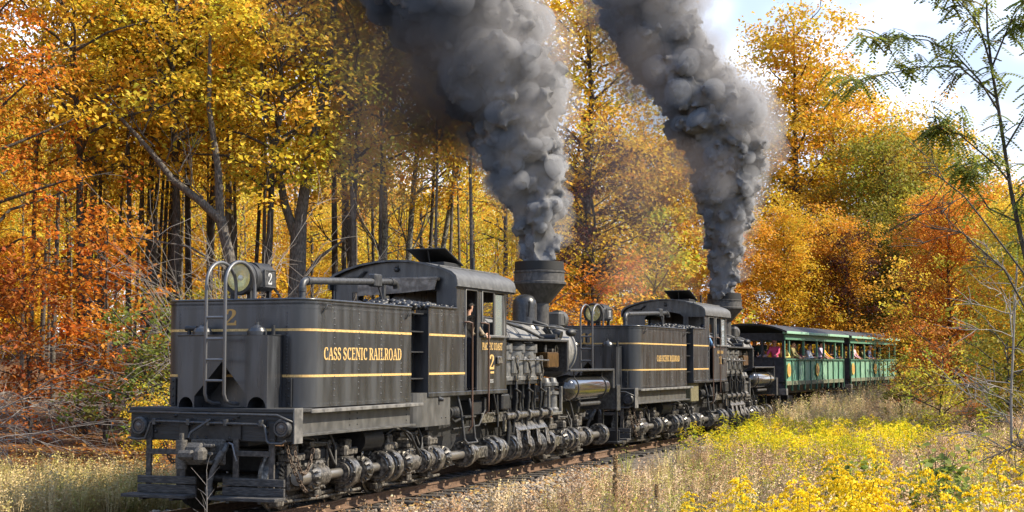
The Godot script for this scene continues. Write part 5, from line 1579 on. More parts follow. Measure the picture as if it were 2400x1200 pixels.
func make_woods() -> void:
	# forms shared by the trees, each with its own trunk, limbs and leaf clumps
	forms.pole_a = tree_form(101, 18.0, 0.17, 0.5, 2.6, 18, 95, 30, 0.2, 0.85, 0.03)
	forms.pole_b = tree_form(102, 17.0, 0.14, 0.42, 2.2, 16, 85, 30, 0.2, 0.8, 0.05)
	forms.pole_c = tree_form(103, 19.0, 0.22, 0.46, 3.2, 20, 105, 32, 0.2, 0.9, 0.04)
	forms.broad_a = tree_form(111, 17.0, 0.24, 0.3, 4.4, 24, 250, 50, 0.19, 0.95, 0.03)
	forms.high_a = tree_form(113, 17.0, 0.2, 0.52, 4.4, 26, 145, 40, 0.2, 0.7, 0.03)
	forms.high_b = tree_form(114, 16.0, 0.17, 0.5, 3.8, 24, 125, 40, 0.2, 0.7, 0.05)
	forms.pole_d = tree_form(104, 18.0, 0.17, 0.6, 2.2, 14, 100, 46, 0.2, 0.85, 0.05)
	forms.pole_e = tree_form(105, 17.0, 0.13, 0.62, 1.9, 14, 80, 46, 0.2, 0.85, 0.09)
	forms.broad_b = tree_form(112, 16.0, 0.21, 0.22, 4.0, 26, 250, 50, 0.18, 0.9, 0.03)
	forms.full_a = tree_form(121, 20.0, 0.28, 0.1, 4.6, 34, 400, 76, 0.24, 1.2, 0.02, 1.0, 0.35)
	forms.full_b = tree_form(122, 17.0, 0.24, 0.1, 4.2, 32, 360, 76, 0.23, 1.15, 0.03, 1.0, 0.4)
	forms.full_c = tree_form(123, 22.0, 0.3, 0.1, 4.0, 38, 420, 76, 0.23, 1.15, 0.02, 1.0, 0.45)
	forms.sapling_a = tree_form(131, 6.0, 0.06, 0.16, 1.9, 16, 90, 44, 0.15, 0.5, 0.06)
	forms.sapling_b = tree_form(132, 5.0, 0.05, 0.1, 1.8, 15, 85, 44, 0.15, 0.5, 0.08, 1.0, 0.4)
	forms.maple = tree_form(141, 15.0, 0.22, 0.2, 3.6, 34, 230, 50, 0.16, 0.66, 0.02)
	forms.bush_a = tree_form(151, 2.6, 0.035, 0.1, 1.4, 14, 60, 40, 0.11, 0.34, 0.05, 1.0, 0.4)
	forms.bush_b = tree_form(152, 2.2, 0.03, 0.08, 1.3, 14, 55, 40, 0.1, 0.32, 0.08, 1.0, 0.4)
	var one := Vector3.ONE
	# trees one can tell apart, at the edge of the woods: x, z, form, leaves, bark, size, name, label
	var edge := [
		[-16.0, -44.0, "maple", "orange", "bark_dark", 1.0, "orange maple tree filling the far left edge of the woods"],
		[-12.4, -44.5, "sapling_a", "orange", "bark_dark", 1.15, "low orange maple spreading in front of the dark trunks left of the tank"],
		[-14.2, -43.0, "sapling_b", "rust", "bark_dark", 1.1, "rusty orange sapling under the orange maple"],
		[-14.8, -50.5, "pole_a", "yellow", "bark_grey", 1.0, "grey lichened trunk standing alone on the leaf litter left of the tank"],
		[-11.4, -49.0, "high_a", "lemon", "bark_dark", 1.05, "tall lemon yellow tree whose crown hangs over the dark trunk cluster"],
		[-8.2, -48.0, "high_b", "yellow", "bark_dark", 1.02, "bright yellow tree above the brush behind the headlight"],
		[-5.6, -50.0, "high_a", "lemon", "bark_dark", 1.0, "greenish yellow tree beside the big forked trunk"],
		[-13.9, -47.0, "high_b", "gold", "bark_dark", 1.1, "golden tree next to the orange maple with its crown cut by the frame top"],
		[-10.0, -45.0, "sapling_a", "olive", "bark_dark", 0.8, "small olive green sapling growing beside the left corner of the tank"],
		[-10.1, -40.5, "bush_a", "green", "bark_dark", 1.35, "fresh green bush just left of the tank's stripes"],
		[-9.6, -39.0, "bush_b", "yellow", "bark_dark", 0.75, "small bright yellow bush on the litter beside the rear beam"],
		[3.3, -66.0, "full_c", "yellow", "bark_dark", 0.98, "tall narrow yellow tree between the two smoke plumes"],
		[3.6, -64.0, "high_b", "maroon", "bark_dark", 0.82, "dark maroon tree halfway up beside the first plume"],
		[3.3, -62.0, "sapling_a", "orange", "bark_dark", 1.15, "glowing orange tree right of the first smokestack"],
		[1.4, -60.0, "sapling_b", "amber", "bark_dark", 1.15, "amber tree low behind the cab roof hatch"],
		[6.3, -67.0, "sapling_b", "lime", "bark_dark", 1.75, "yellow green tree low between the two funnels"],
		[8.2, -86.0, "full_b", "gold", "bark_dark", 0.95, "golden tree veiled by brown haze between the plumes"],
		[11.4, -90.0, "full_a", "gold", "bark_dark", 0.9, "golden tree behind the second funnel"],
		[19.0, -96.0, "full_c", "gold", "bark_dark", 1.2, "tallest golden tree right of the second plume, its top against the sky"],
		[22.0, -99.0, "full_a", "yellow", "bark_dark", 1.1, "yellow tree stepping down from the tallest golden one"],
		[24.2, -92.0, "full_b", "olive", "bark_dark", 1.0, "olive tree over the first passenger car"],
		[27.5, -98.0, "full_b", "gold", "bark_dark", 1.1, "golden tree over the second passenger car"],
		[12.6, -81.0, "full_b", "amber", "bark_dark", 0.62, "amber tree rising behind the gap ahead of the first green car"],
		[15.6, -83.0, "full_a", "gold", "bark_dark", 0.6, "golden tree just over the front roof of the first green car"],
		[18.8, -85.0, "full_b", "amber", "bark_dark", 0.66, "amber tree over the middle of the first green car"],
		[22.0, -87.0, "full_a", "olive", "bark_dark", 0.58, "olive tree over the gap between the green cars"],
		[19.6, -84.0, "high_b", "maroon", "bark_dark", 0.64, "dark brown crown above the first green car roof"],
		[23.6, -84.5, "high_a", "maroon", "bark_dark", 0.52, "dark brown crown above the rear green car roof"],
		[17.4, -47.5, "full_b", "lime", "bark_grey", 0.44, "yellow green bushy tree behind the locust sapling"],
		[20.8, -57.0, "full_a", "lime", "bark_grey", 0.42, "lime yellow tree between the orange tree and the frame edge"],
		[14.3, -38.5, "full_b", "lime", "bark_grey", 0.37, "yellow green bushy tree at the very edge beside the pale sapling"],
		[15.2, -43.0, "full_a", "yellow", "bark_grey", 0.36, "yellow bushy tree just behind the yellow green one at the edge"],
		[12.6, -37.0, "bush_a", "olive", "bark_dark", 1.1, "olive bush at the foot of the yellow green edge tree"],
		[12.0, -41.0, "bush_b", "lime", "bark_dark", 1.0, "lime bush in the meadow before the bare pale shrub"],
		[28.5, -104.0, "full_a", "gold", "bark_dark", 1.0, "gold topped tree at the notch of the skyline"],
		[25.8, -86.0, "full_b", "yellow", "bark_dark", 0.72, "low yellow tree directly behind the rear car"],
		[31.0, -100.0, "full_b", "lime", "bark_dark", 1.0, "lime tree at the right end of the skyline"],
		[33.5, -98.0, "full_b", "amber", "bark_dark", 0.85, "pale amber tree behind the orange one at the right"],
		[17.6, -58.5, "full_b", "orange", "bark_dark", 0.52, "bright orange tree hiding the end of the rear car"],
		[20.2, -70.0, "sapling_a", "yellow", "bark_dark", 1.15, "yellow tree just beyond the end of the rear car"],
		[19.6, -56.0, "sapling_b", "lime", "bark_grey", 1.35, "yellow green tree right of the bright orange one"],
		[16.4, -46.0, "sapling_a", "olive", "bark_grey", 0.95, "olive bush at the right edge of the meadow"],
		[15.2, -51.0, "bush_a", "rust", "bark_dark", 1.2, "rust coloured bush at the foot of the orange tree"],
		[13.6, -50.5, "bush_b", "olive", "bark_dark", 1.0, "dark olive bush below the rear car's end"],
		[13.2, -42.0, "bush_b", "orange", "bark_dark", 0.55, "small orange bush on the meadow near the thin sapling"],
	]
	for e in edge:
		plant_tree("tree" if e[2].substr(0, 4) != "bush" else "bush", e[2], e[6], ground_at(e[0], e[1]), e[0] * 1.7, one * e[5], e[3], e[4], "", "tree" if e[2].substr(0, 4) != "bush" else "bush")
	# the rest of the woods, in rows that go back from the edge
	rng.seed = 2024
	var plan := []
	for k in 58:
		plan.append([rng.randf_range(46.0, 92.0), -rng.randf_range(18.5, 31.0), ["pole_a", "pole_b", "pole_c"][rng.randi() % 3], ["yellow", "gold", "gold", "lemon", "amber"][rng.randi() % 5], rng.randf_range(0.85, 1.15), rng.randf() * TAU])
	for k in 66:
		plan.append([rng.randf_range(46.0, 150.0), -rng.randf_range(20.0, 48.0), ["pole_a", "pole_b", "pole_c"][rng.randi() % 3], ["yellow", "gold", "gold", "lemon", "amber"][rng.randi() % 5], rng.randf_range(0.85, 1.15), rng.randf() * TAU])
	for k in 50:
		var deep: bool = k % 3 != 0
		plan.append([rng.randf_range(40.0, 95.0) if deep else rng.randf_range(88.0, 150.0), -rng.randf_range(34.0, 58.0) if deep else -rng.randf_range(17.0, 40.0), ["sapling_a", "sapling_b"][rng.randi() % 2], ["gold", "yellow", "amber", "gold", "olive"][rng.randi() % 5], rng.randf_range(0.8, 1.5), rng.randf() * TAU])
	for k in 30:
		plan.append([rng.randf_range(40.0, 175.0), -rng.randf_range(50.0, 85.0), ["full_a", "full_b", "broad_b"][rng.randi() % 3], ["gold", "amber", "yellow", "gold", "lemon"][rng.randi() % 5], rng.randf_range(0.8, 1.05), rng.randf() * TAU])
	for k in 26:
		var x := rng.randf_range(-14.0, -7.6) if k < 16 else rng.randf_range(-6.8, -1.0)
		var a := along(Vector3(x, 0, rng.randf_range(-57.0, -49.0)))
		plan.append([a.x, a.y, ["pole_d", "pole_e"][k % 2], ["gold", "yellow", "lemon"][k % 3], rng.randf_range(0.9, 1.15), rng.randf() * TAU])
	for p in plan:
		var at := beside(p[0], p[1])
		var kind: String = p[2].substr(0, 4)
		var words: Array = {"pole": ["slender HUE tree with a bare trunk in the woods", "slender trees in the woods"], "sapl": ["young HUE understorey tree among the trunks of the woods", "understorey trees in the woods"], "full": ["full HUE tree deep in the woods behind the trunks", "trees deep in the woods"], "broa": ["full HUE tree deep in the woods behind the trunks", "trees deep in the woods"]}[kind]
		var thin := rng.randf_range(0.45, 1.0)
		var hue: String = {"yellow": "yellow", "gold": "golden", "lemon": "lemon yellow", "amber": "amber", "olive": "olive"}[p[3]]
		plant_tree("tree", p[2], words[0].replace("HUE", hue), at, p[5], Vector3(p[4] * (thin if kind == "pole" else 1.0), p[4], p[4] * (thin if kind == "pole" else 1.0)), p[3], "bark_grey" if thin < 0.72 and kind == "pole" else "bark_dark", hue + " " + words[1])
	# woods that close the view beyond the bend, right of the line
	for k in 14:
		var s := rng.randf_range(118.0, 190.0)
		var at := beside(s, rng.randf_range(16.0, 45.0))
		plant_tree("tree", ["full_a", "full_b"][k % 2], "golden tree standing beyond the bend of the track", at, rng.randf() * TAU, one * rng.randf_range(0.55, 0.8), ["gold", "amber", "lime", "olive"][k % 4], "bark_dark", "trees beyond the bend")
	special_trees()
	rng.seed = 15
	for q in 2:
		var f: Dictionary = forms[["full_a", "full_b"][q]]
		var mm := MultiMesh.new()
		mm.transform_format = MultiMesh.TRANSFORM_3D
		mm.mesh = f.leaves
		mm.instance_count = 34
		for k in 34:
			mm.set_instance_transform(k, Transform3D(Basis(Vector3.UP, rng.randf() * TAU).scaled(Vector3.ONE * rng.randf_range(0.8, 1.1)), beside(rng.randf_range(36.0, 180.0), -rng.randf_range(56.0, 95.0))))
		var o := MultiMeshInstance3D.new()
		o.name = numbered("distant_woods")
		o.multimesh = mm
		o.material_override = M[["gold", "yellow"][q]]
		tag(o, "golden mass of distant woodland closing the view behind the trunks", "woodland", "", "stuff")
		add_child(o)
	# fallen leaves on the floor of the woods
	var leaf := Shape.new()
	leaf.squad([Vector3(-0.05, 0, 0), Vector3(0, 0.015, 0.07), Vector3(0.06, 0, 0), Vector3(0, 0.015, -0.07)], [Vector3.UP, Vector3.UP, Vector3.UP, Vector3.UP])
	scatter("fallen_leaves", "orange and brown fallen leaves covering the floor of the woods", [leaf.mesh(M.grass)], 16000, func(): return beside(rng.randf_range(38.0, 80.0), -6.5 - absf(rng.randfn()) * 9.0), 0.7, 1.5, [Color(0.5, 0.2, 0.04), Color(0.32, 0.11, 0.03), Color(0.6, 0.36, 0.1), Color(0.22, 0.1, 0.05)], 0.5, 0.012)

func special_trees() -> void:
	rng.seed = 8
	# a big forked trunk
	var o := thing("tree", "big grey forked trunk rising behind the headlight, smoke drifting past its top", "tree", ground_at(-7.35, -49.0), 0.0)
	var w := Shape.new()
	w.pipe([Vector3(0, -0.4, 0), Vector3(0.03, 1.5, 0), Vector3(0.0, 3.4, 0), Vector3(0.08, 5.4, 0), Vector3(0.12, 7.4, 0)], 0.36, 12, 0.27)
	w.pipe([Vector3(0.1, 7.0, 0), Vector3(0.3, 8.4, 0.1), Vector3(0.55, 10.0, 0.1), Vector3(1.05, 12.4, 0.2), Vector3(1.3, 15.0, 0.2), Vector3(1.35, 17.0, 0.1)], 0.22, 9, 0.07)
	w.pipe([Vector3(0.05, 6.8, 0), Vector3(-0.35, 8.0, 0.1), Vector3(-0.6, 9.4, 0.3), Vector3(-1.1, 11.4, 0.4), Vector3(-1.2, 14.0, 0.4)], 0.17, 8, 0.05)
	w.pipe([Vector3(0.1, 5.2, 0.1), Vector3(0.9, 6.2, 0.4), Vector3(1.9, 6.9, 0.5)], 0.09, 7, 0.03)
	w.pipe([Vector3(-0.05, 4.0, 0.2), Vector3(-0.5, 5.0, 0.5), Vector3(-1.1, 5.6, 0.6)], 0.06, 6, 0.03)
	for k in 16:
		var p := Vector3(rng.randf_range(-1.2, 1.2), rng.randf_range(8.5, 14.0), 0.2)
		twigs(w, p, Vector3(rng.randfn(), 0.7, rng.randfn()).normalized(), rng.randf_range(1.2, 2.6), 0.03, 1, Vector3.UP * 0.3)
	part("trunk", w, M.bark_grey, o)
	var cl := []
	for k in 110:
		cl.append(Vector4(rng.randf_range(-3.0, 3.0), rng.randf_range(8.6, 15.0), rng.randf_range(-1.5, 2.0), rng.randf_range(0.4, 0.8)))
	var lf := part_mesh("crown", leaf_cloud(cl, 46, 0.17), o)
	lf.material_override = M.lemon
	# a trunk that leans left in one long crooked limb
	o = thing("tree", "crooked tree whose long bare limb leans up to the left over the brush", "tree", ground_at(-9.0, -47.0), 0.0)
	w = Shape.new()
	w.pipe([Vector3(0.5, -0.4, 0), Vector3(0.35, 2.0, 0), Vector3(0.2, 4.0, 0), Vector3(-0.2, 6.2, 0), Vector3(-0.5, 7.4, 0)], 0.22, 10, 0.17)
	w.pipe([Vector3(-0.4, 7.2, 0), Vector3(-1.1, 7.9, 0.2), Vector3(-2.0, 8.6, 0.3), Vector3(-2.7, 9.5, 0.4), Vector3(-3.7, 10.6, 0.4), Vector3(-4.6, 11.4, 0.3)], 0.16, 9, 0.04)
	w.pipe([Vector3(-0.5, 7.3, 0), Vector3(-0.6, 9.0, 0), Vector3(-0.9, 11.0, 0.1), Vector3(-0.9, 13.5, 0.1)], 0.15, 9, 0.05)
	w.pipe([Vector3(0.0, 5.6, 0.1), Vector3(-1.4, 6.4, 0.4), Vector3(-3.2, 6.7, 0.5), Vector3(-4.6, 6.4, 0.5)], 0.05, 6, 0.015)
	for k in 8:
		twigs(w, Vector3(-1.0 - k * 0.4, 8.0 + k * 0.42, 0.3), Vector3(rng.randfn() * 0.4, 0.8, rng.randfn() * 0.5).normalized(), rng.randf_range(1.0, 2.0), 0.03, 1, Vector3.UP * 0.4)
	part("trunk", w, M.bark_grey, o)
	cl = []
	for k in 70:
		cl.append(Vector4(rng.randf_range(-5.5, 1.0), rng.randf_range(10.4, 14.5), rng.randf_range(-1.0, 1.5), rng.randf_range(0.4, 0.8)))
	lf = part_mesh("crown", leaf_cloud(cl, 46, 0.17), o)
	lf.material_override = M.yellow
	# pale lichened stems that lean apart
	for e in [[-4.55, -53.0, -0.03, 0.19, "left stem of the lichen covered pair behind the cab roof"], [-3.95, -53.5, 0.05, 0.17, "lichen covered stem leaning right behind the cab roof"], [-5.7, -54.0, -0.1, 0.2, "dark trunk leaning left beside the lichened stems"], [-3.2, -55.0, 0.16, 0.14, "pale stem leaning far right towards the plume"]]:
		o = thing("tree", e[4], "tree", ground_at(e[0], e[1]), 0.0)
		w = Shape.new()
		var pts := []
		for k in 7: pts.append(Vector3(e[2] * k * k * 0.35 + rng.randf_range(-0.05, 0.05), k * 2.3 - 0.3, rng.randf_range(-0.1, 0.1)))
		w.pipe(pts, e[3], 9, 0.06)
		for k in 7:
			twigs(w, pts[3 + k % 4], Vector3(rng.randfn(), 1.0, rng.randfn() * 0.5).normalized(), rng.randf_range(1.5, 3.0), 0.04, 1, Vector3.UP * 0.4)
		part("trunk", w, M.bark_lichen if e[4][0] != "d" else M.bark_dark, o)
		cl = []
		for k in 40: cl.append(Vector4(pts[6].x + rng.randfn() * 1.4, rng.randf_range(8.5, 14.5), rng.randfn(), rng.randf_range(0.4, 0.8)))
		lf = part_mesh("crown", leaf_cloud(cl, 44, 0.18), o)
		lf.material_override = M.gold
	# grey leafless brush
	for e in [[-7.7, -42.5, 5.0, 16, "large mound of bare grey brush behind the headlight", Vector3(0, 0.55, 0), 2.4], [-9.2, -43.0, 3.8, 10, "bare grey twigs left of the headlight brush", Vector3(-0.3, 0.3, 0), 1.0], [-15.0, -40.0, 3.4, 7, "bare grey bush sweeping in from the side above the litter", Vector3(0.8, 0.0, 0), 1.2], [-14.4, -38.6, 3.0, 6, "lower bare bush with drooping branches over the litter", Vector3(0.9, -0.25, 0), 0.6], [-3.2, -50.0, 5.0, 10, "bare grey brush arching behind the cab roof", Vector3(0.3, 0.5, 0), 3.0], [15.6, -41.0, 2.6, 12, "bare pale shrub by the edge of the meadow", Vector3(-0.3, 0.2, 0), 0.3]]:
		o = thing("bush", e[4], "bush", ground_at(e[0], e[1]), 0.0)
		w = Shape.new()
		for k in e[3]:
			var az := rng.randf() * TAU
			twigs(w, Vector3(cos(az), 0, sin(az)) * 0.25 + Vector3.UP * rng.randf_range(0.0, 1.0) * e[6], (Vector3(cos(az) * 0.7, 1.0, sin(az) * 0.7) + e[5]).normalized(), e[2] * rng.randf_range(0.6, 1.1), 0.024, 2, Vector3(cos(az) * 0.5, -0.35, sin(az) * 0.5) + e[5] * 0.6)
		part("stems", w, M.twig_grey, o)
	# the locust sapling in front at the right, with feathery leaves
	o = thing("tree", "slender locust sapling with feathery green leaves against the sky at the right", "tree", ground_at(8.35, -21.0), 0.0)
	w = Shape.new()
	var b0 := o.position
	var stem := [Vector3(8.35, b0.y - 0.2, -21.0), Vector3(7.95, 2.2, -21.0), Vector3(7.48, 3.66, -21.0), Vector3(7.35, 4.28, -21.0), Vector3(7.27, 4.72, -21.0), Vector3(7.12, 5.9, -21.0), Vector3(7.03, 6.54, -21.0), Vector3(6.98, 7.11, -21.0), Vector3(6.98, 8.4, -21.0)]
	var arms := [
		[Vector3(7.12, 5.9, -21), Vector3(6.81, 6.35, -20.9), Vector3(6.44, 6.7, -20.8), Vector3(6.01, 6.89, -20.7), Vector3(5.57, 6.94, -20.7), Vector3(5.15, 6.86, -20.6)],
		[Vector3(7.09, 6.1, -21), Vector3(6.63, 6.6, -21.2), Vector3(6.07, 6.62, -21.3), Vector3(5.56, 6.53, -21.4), Vector3(5.1, 6.38, -21.4)],
		[Vector3(7.27, 4.84, -21), Vector3(7.03, 5.09, -20.9), Vector3(6.66, 5.37, -20.8), Vector3(6.42, 5.53, -20.7), Vector3(6.1, 5.62, -20.7)],
		[Vector3(7.03, 6.54, -21), Vector3(6.83, 7.17, -20.9), Vector3(6.52, 7.49, -20.8), Vector3(6.2, 7.66, -20.7)],
		[Vector3(7.03, 6.54, -21), Vector3(7.2, 7.0, -20.9), Vector3(7.35, 7.4, -20.8), Vector3(7.5, 7.5, -20.7)],
		[Vector3(7.19, 5.34, -21), Vector3(7.45, 5.8, -20.9), Vector3(7.7, 6.2, -20.8), Vector3(8.0, 6.5, -20.7)],
		[Vector3(7.3, 4.5, -21), Vector3(7.6, 4.9, -20.9), Vector3(7.9, 5.2, -20.8), Vector3(8.2, 5.3, -20.8)],
		[Vector3(7.35, 4.28, -21), Vector3(7.0, 4.5, -21.2), Vector3(6.8, 4.9, -21.3), Vector3(6.75, 5.2, -21.3)],
	]
	var off := []
	for p in stem: off.append(p - b0)
	w.pipe(off, 0.05, 8, 0.012)
	var fr := Shape.new()
	for a in arms:
		var q := []
		for p in a: q.append(p - b0)
		w.pipe(q, 0.017, 5, 0.005)
		for k in 13:
			var x := lerpf(0.7, a.size() - 1.001, pow(rng.randf(), 0.7))
			var p: Vector3 = q[int(x)].lerp(q[int(x) + 1], x - int(x))
			var d: Vector3 = ((q[-1] - q[0]).normalized() * 0.8 + Vector3(rng.randfn() * 0.6, rng.randf_range(-0.5, 0.4), rng.randfn() * 0.6)).normalized() * rng.randf_range(0.2, 0.55)
			w.pipe([p, p + d * 0.6 + Vector3.UP * 0.03, p + d], 0.006, 4, 0.003)
			for j in 6: frond(fr, p + d * (j + 1) / 6.0)
	for k in 22:
		var x := lerpf(2.0, 7.5, rng.randf())
		var p: Vector3 = off[int(x)].lerp(off[int(x) + 1], x - int(x))
		var d := Vector3(rng.randfn(), rng.randf_range(0.0, 0.8), rng.randfn()).normalized() * rng.randf_range(0.2, 0.5)
		w.pipe([p, p + d * 0.6, p + d], 0.006, 4, 0.003)
		for j in 4: frond(fr, p + d * (j + 1) / 4.0)
	part("trunk", w, M.bark_dark, o)
	var fo := part_mesh("foliage", fr.mesh(null, true), o)
	fo.material_override = M.green
	# thin bare saplings and arching canes at the right edge
	o = thing("tree", "thin pale leafless sapling at the right edge below the locust", "tree", ground_at(8.2, -24.0), 0.0)
	w = Shape.new()
	w.pipe([Vector3(0, -0.2, 0), Vector3(0.02, 1.6, 0), Vector3(0.1, 2.8, 0), Vector3(0.2, 4.2, 0)], 0.028, 7, 0.01)
	for k in 16: twigs(w, Vector3(0.08, 0.7 + k * 0.19, 0), Vector3(rng.randfn() - 0.6, 0.5, rng.randfn()).normalized(), rng.randf_range(0.6, 1.4), 0.01, 1, Vector3(-0.2, -0.1, 0))
	part("trunk", w, M.twig_grey, o)
	o = thing("bush", "long bare canes arching in from the right edge towards the orange tree", "bush", ground_at(7.6, -20.0), 0.0)
	b0 = o.position
	w = Shape.new()
	for a in [[Vector3(7.6, b0.y, -20), Vector3(7.3, 2.4, -20), Vector3(7.07, 3.47, -20), Vector3(6.76, 3.89, -20), Vector3(6.5, 4.24, -20), Vector3(6.27, 4.54, -20), Vector3(6.01, 4.75, -20), Vector3(5.83, 4.9, -20)], [Vector3(7.6, b0.y, -20), Vector3(7.2, 2.6, -19.8), Vector3(6.7, 3.5, -19.7), Vector3(6.1, 4.0, -19.6), Vector3(5.7, 4.1, -19.6)], [Vector3(7.7, b0.y, -20), Vector3(7.5, 1.2, -19), Vector3(6.6, 1.0, -18), Vector3(5.9, 0.75, -17.5)], [Vector3(7.7, b0.y, -20), Vector3(7.4, 1.4, -19), Vector3(6.5, 1.25, -18.4), Vector3(5.7, 1.0, -18.0)]]:
		var q := []
		for p in a: q.append(p - b0)
		w.pipe(q, 0.02, 6, 0.006)
		for k in 5: twigs(w, q[q.size() - 2 - k % 2], Vector3(-0.7, rng.randfn() * 0.5, rng.randfn() * 0.5).normalized(), rng.randf_range(0.3, 0.8), 0.007, 1, Vector3.ZERO)
	part("stems", w, M.bark_dark, o)

func frond(s: Shape, at: Vector3) -> void:
	var az := rng.randf() * TAU
	var d := Vector3(cos(az), rng.randf_range(-0.8, 0.2), sin(az)).normalized()
	var side := d.cross(Vector3.UP).normalized()
	var up := side.cross(d)
	var l := rng.randf_range(0.2, 0.36)
	var h := rng.randf_range(0.0, 1.0)
	var b := rng.randf_range(0.6, 1.4)
	s.tint = Color(b * (1.0 + 1.6 * h * h), b, b * 0.9)
	for k in 8:
		var p := at + d * l * (k + 1) / 8.0 - Vector3.UP * 0.12 * pow((k + 1) / 8.0, 2)
		for q in [-1.0, 1.0]:
			var e: Vector3 = (side * q + d * 0.35 - Vector3.UP * 0.35).normalized() * 0.066
			s.quad(p, p + e * 0.5 + d * 0.026, p + e, p + e * 0.5 - d * 0.026)

# ---------------------------------------------------------------- meadow
func scatter(called: String, label: String, meshes: Array, n: int, where: Callable, lo: float, hi: float, tints: Array, tilt := 0.0, lift := 0.0, category := "grass") -> void:
	for m in meshes.size():
		var mm := MultiMesh.new()
		mm.transform_format = MultiMesh.TRANSFORM_3D
		mm.use_colors = true
		mm.mesh = meshes[m]
		mm.instance_count = n / meshes.size()
		for k in mm.instance_count:
			var p: Vector3 = where.call()
			var b := Basis(Vector3.UP, rng.randf() * TAU)
			if tilt > 0: b = Basis(Vector3(rng.randfn(), 0, rng.randfn() + 0.01).normalized(), rng.randf() * tilt) * b
			mm.set_instance_transform(k, Transform3D(b.scaled(Vector3.ONE * rng.randf_range(lo, hi)), p + Vector3.UP * lift))
			var c: Color = tints[rng.randi() % tints.size()]
			var l := rng.randf_range(0.75, 1.2)
			mm.set_instance_color(k, Color(c.r * l, c.g * l, c.b * l))
		var o := MultiMeshInstance3D.new()
		o.name = numbered(called)
		o.multimesh = mm
		tag(o, label, category, "", "stuff")
		add_child(o)

func tuft(sd: int, blades: int, h: float, spread: float, wide: float, heads := 0, leafy := 0) -> ArrayMesh:
	rng.seed = sd
	var s := Shape.new()
	for k in blades:
		var az := rng.randf() * TAU
		var o := Vector3(cos(az), 0, sin(az))
		var b := o * rng.randf() * spread * 0.5
		var hh := h * rng.randf_range(0.5, 1.1)
		var tip := b + o * spread * rng.randf_range(0.1, 1.0) + Vector3.UP * hh
		var mid := b.lerp(tip, 0.55) + Vector3.UP * hh * 0.1
		var sd2 := Vector3(-o.z, 0, o.x).rotated(Vector3.UP, rng.randf_range(-1, 1)) * wide * 0.5
		var l := rng.randf_range(0.7, 1.25)
		s.tint = Color(l, l * rng.randf_range(0.92, 1.06), l * rng.randf_range(0.85, 1.05))
		var nn := (Vector3.UP * 0.6 + o * 0.4 + Vector3(rng.randfn(), 0, rng.randfn()) * 0.3).normalized()
		s.squad([b - sd2, b + sd2, mid + sd2 * 0.7, mid - sd2 * 0.7], [nn, nn, nn, nn])
		s.squad([mid - sd2 * 0.7, mid + sd2 * 0.7, tip, tip], [nn, nn, nn, nn])
		for j in heads:
			var f := rng.randf_range(0.72, 1.02)
			var p := b.lerp(tip, f) + Vector3(rng.randfn(), rng.randfn() * 0.6, rng.randfn()) * 0.03
			var e := Vector3(rng.randfn(), rng.randfn(), rng.randfn()).normalized() * 0.016
			var g := e.cross(Vector3(rng.randfn(), rng.randfn(), rng.randfn())).normalized() * 0.009
			s.squad([p - e, p + g, p + e, p - g], [nn, nn, nn, nn])
		for j in leafy:
			var p := b.lerp(tip, rng.randf_range(0.15, 0.95))
			var a2 := rng.randf() * TAU
			var d := Vector3(cos(a2), rng.randf_range(-0.3, 0.5), sin(a2)) * rng.randf_range(0.04, 0.085)
			var g := d.cross(Vector3.UP).normalized() * d.length() * 0.22
			s.squad([p, p + d * 0.5 + g, p + d, p + d * 0.5 - g], [nn, nn, nn, nn])
	return s.mesh(M.grass, true)

# a goldenrod: leafy stem under a plume of small arching sprays
func goldenrod(sd: int, h: float, sprays: int, florets: int) -> Array:
	rng.seed = sd
	var st := Shape.new()
	var bend := Vector3(rng.randf_range(-0.12, 0.12), 0, rng.randf_range(-0.12, 0.12))
	var at := func(f: float) -> Vector3: return Vector3.UP * h * f + bend * f * f
	st.tint = Color(0.16, 0.17, 0.04)
	st.pipe([at.call(0.0), at.call(0.35), at.call(0.7), at.call(1.0)], 0.006, 4, 0.003)
	for k in 26:
		var f := rng.randf_range(0.12, 0.8)
		var az := rng.randf() * TAU
		var p: Vector3 = at.call(f)
		var d := Vector3(cos(az), rng.randf_range(-0.2, 0.5), sin(az)).normalized() * rng.randf_range(0.07, 0.13)
		var g := d.cross(Vector3.UP).normalized() * 0.012
		var l := rng.randf_range(0.7, 1.3)
		st.tint = Color(0.27 * l, 0.33 * l, 0.05 * l)
		var nn := Vector3(d.x, 0.4, d.z).normalized()
		st.squad([p, p + d * 0.5 + g, p + d - Vector3.UP * 0.02, p + d * 0.5 - g], [nn, nn, nn, nn])
	var fl := Shape.new()
	for k in sprays:
		var f := lerpf(0.6, 1.0, float(k) / sprays)
		var az := k * 2.4 + rng.randf() * 0.6
		var ln := lerpf(0.3, 0.09, float(k) / sprays) * h
		var p: Vector3 = at.call(f)
		var o := Vector3(cos(az), 0, sin(az))
		for j in florets:
			var q := rng.randf_range(0.15, 1.0)
			var c := p + o * ln * q + Vector3.UP * ln * (0.75 * q - 0.75 * q * q) + Vector3(rng.randfn(), absf(rng.randfn()) * 1.4, rng.randfn()) * (0.004 + 0.012 * (1.0 - q))
			var l := rng.randf_range(0.75, 1.2)
			fl.tint = Color(0.92 * l, 0.66 * l, 0.02 * l)
			var e := Vector3(rng.randfn(), rng.randfn(), rng.randfn()).normalized()
			var g := e.cross(Vector3(rng.randfn(), rng.randfn(), rng.randfn())).normalized()
			var nn := (e.cross(g) + Vector3.UP * 0.8).normalized()
			fl.squad([c - e * 0.011, c + g * 0.009, c + e * 0.011, c - g * 0.009], [nn, nn, nn, nn])
	return [st, fl]

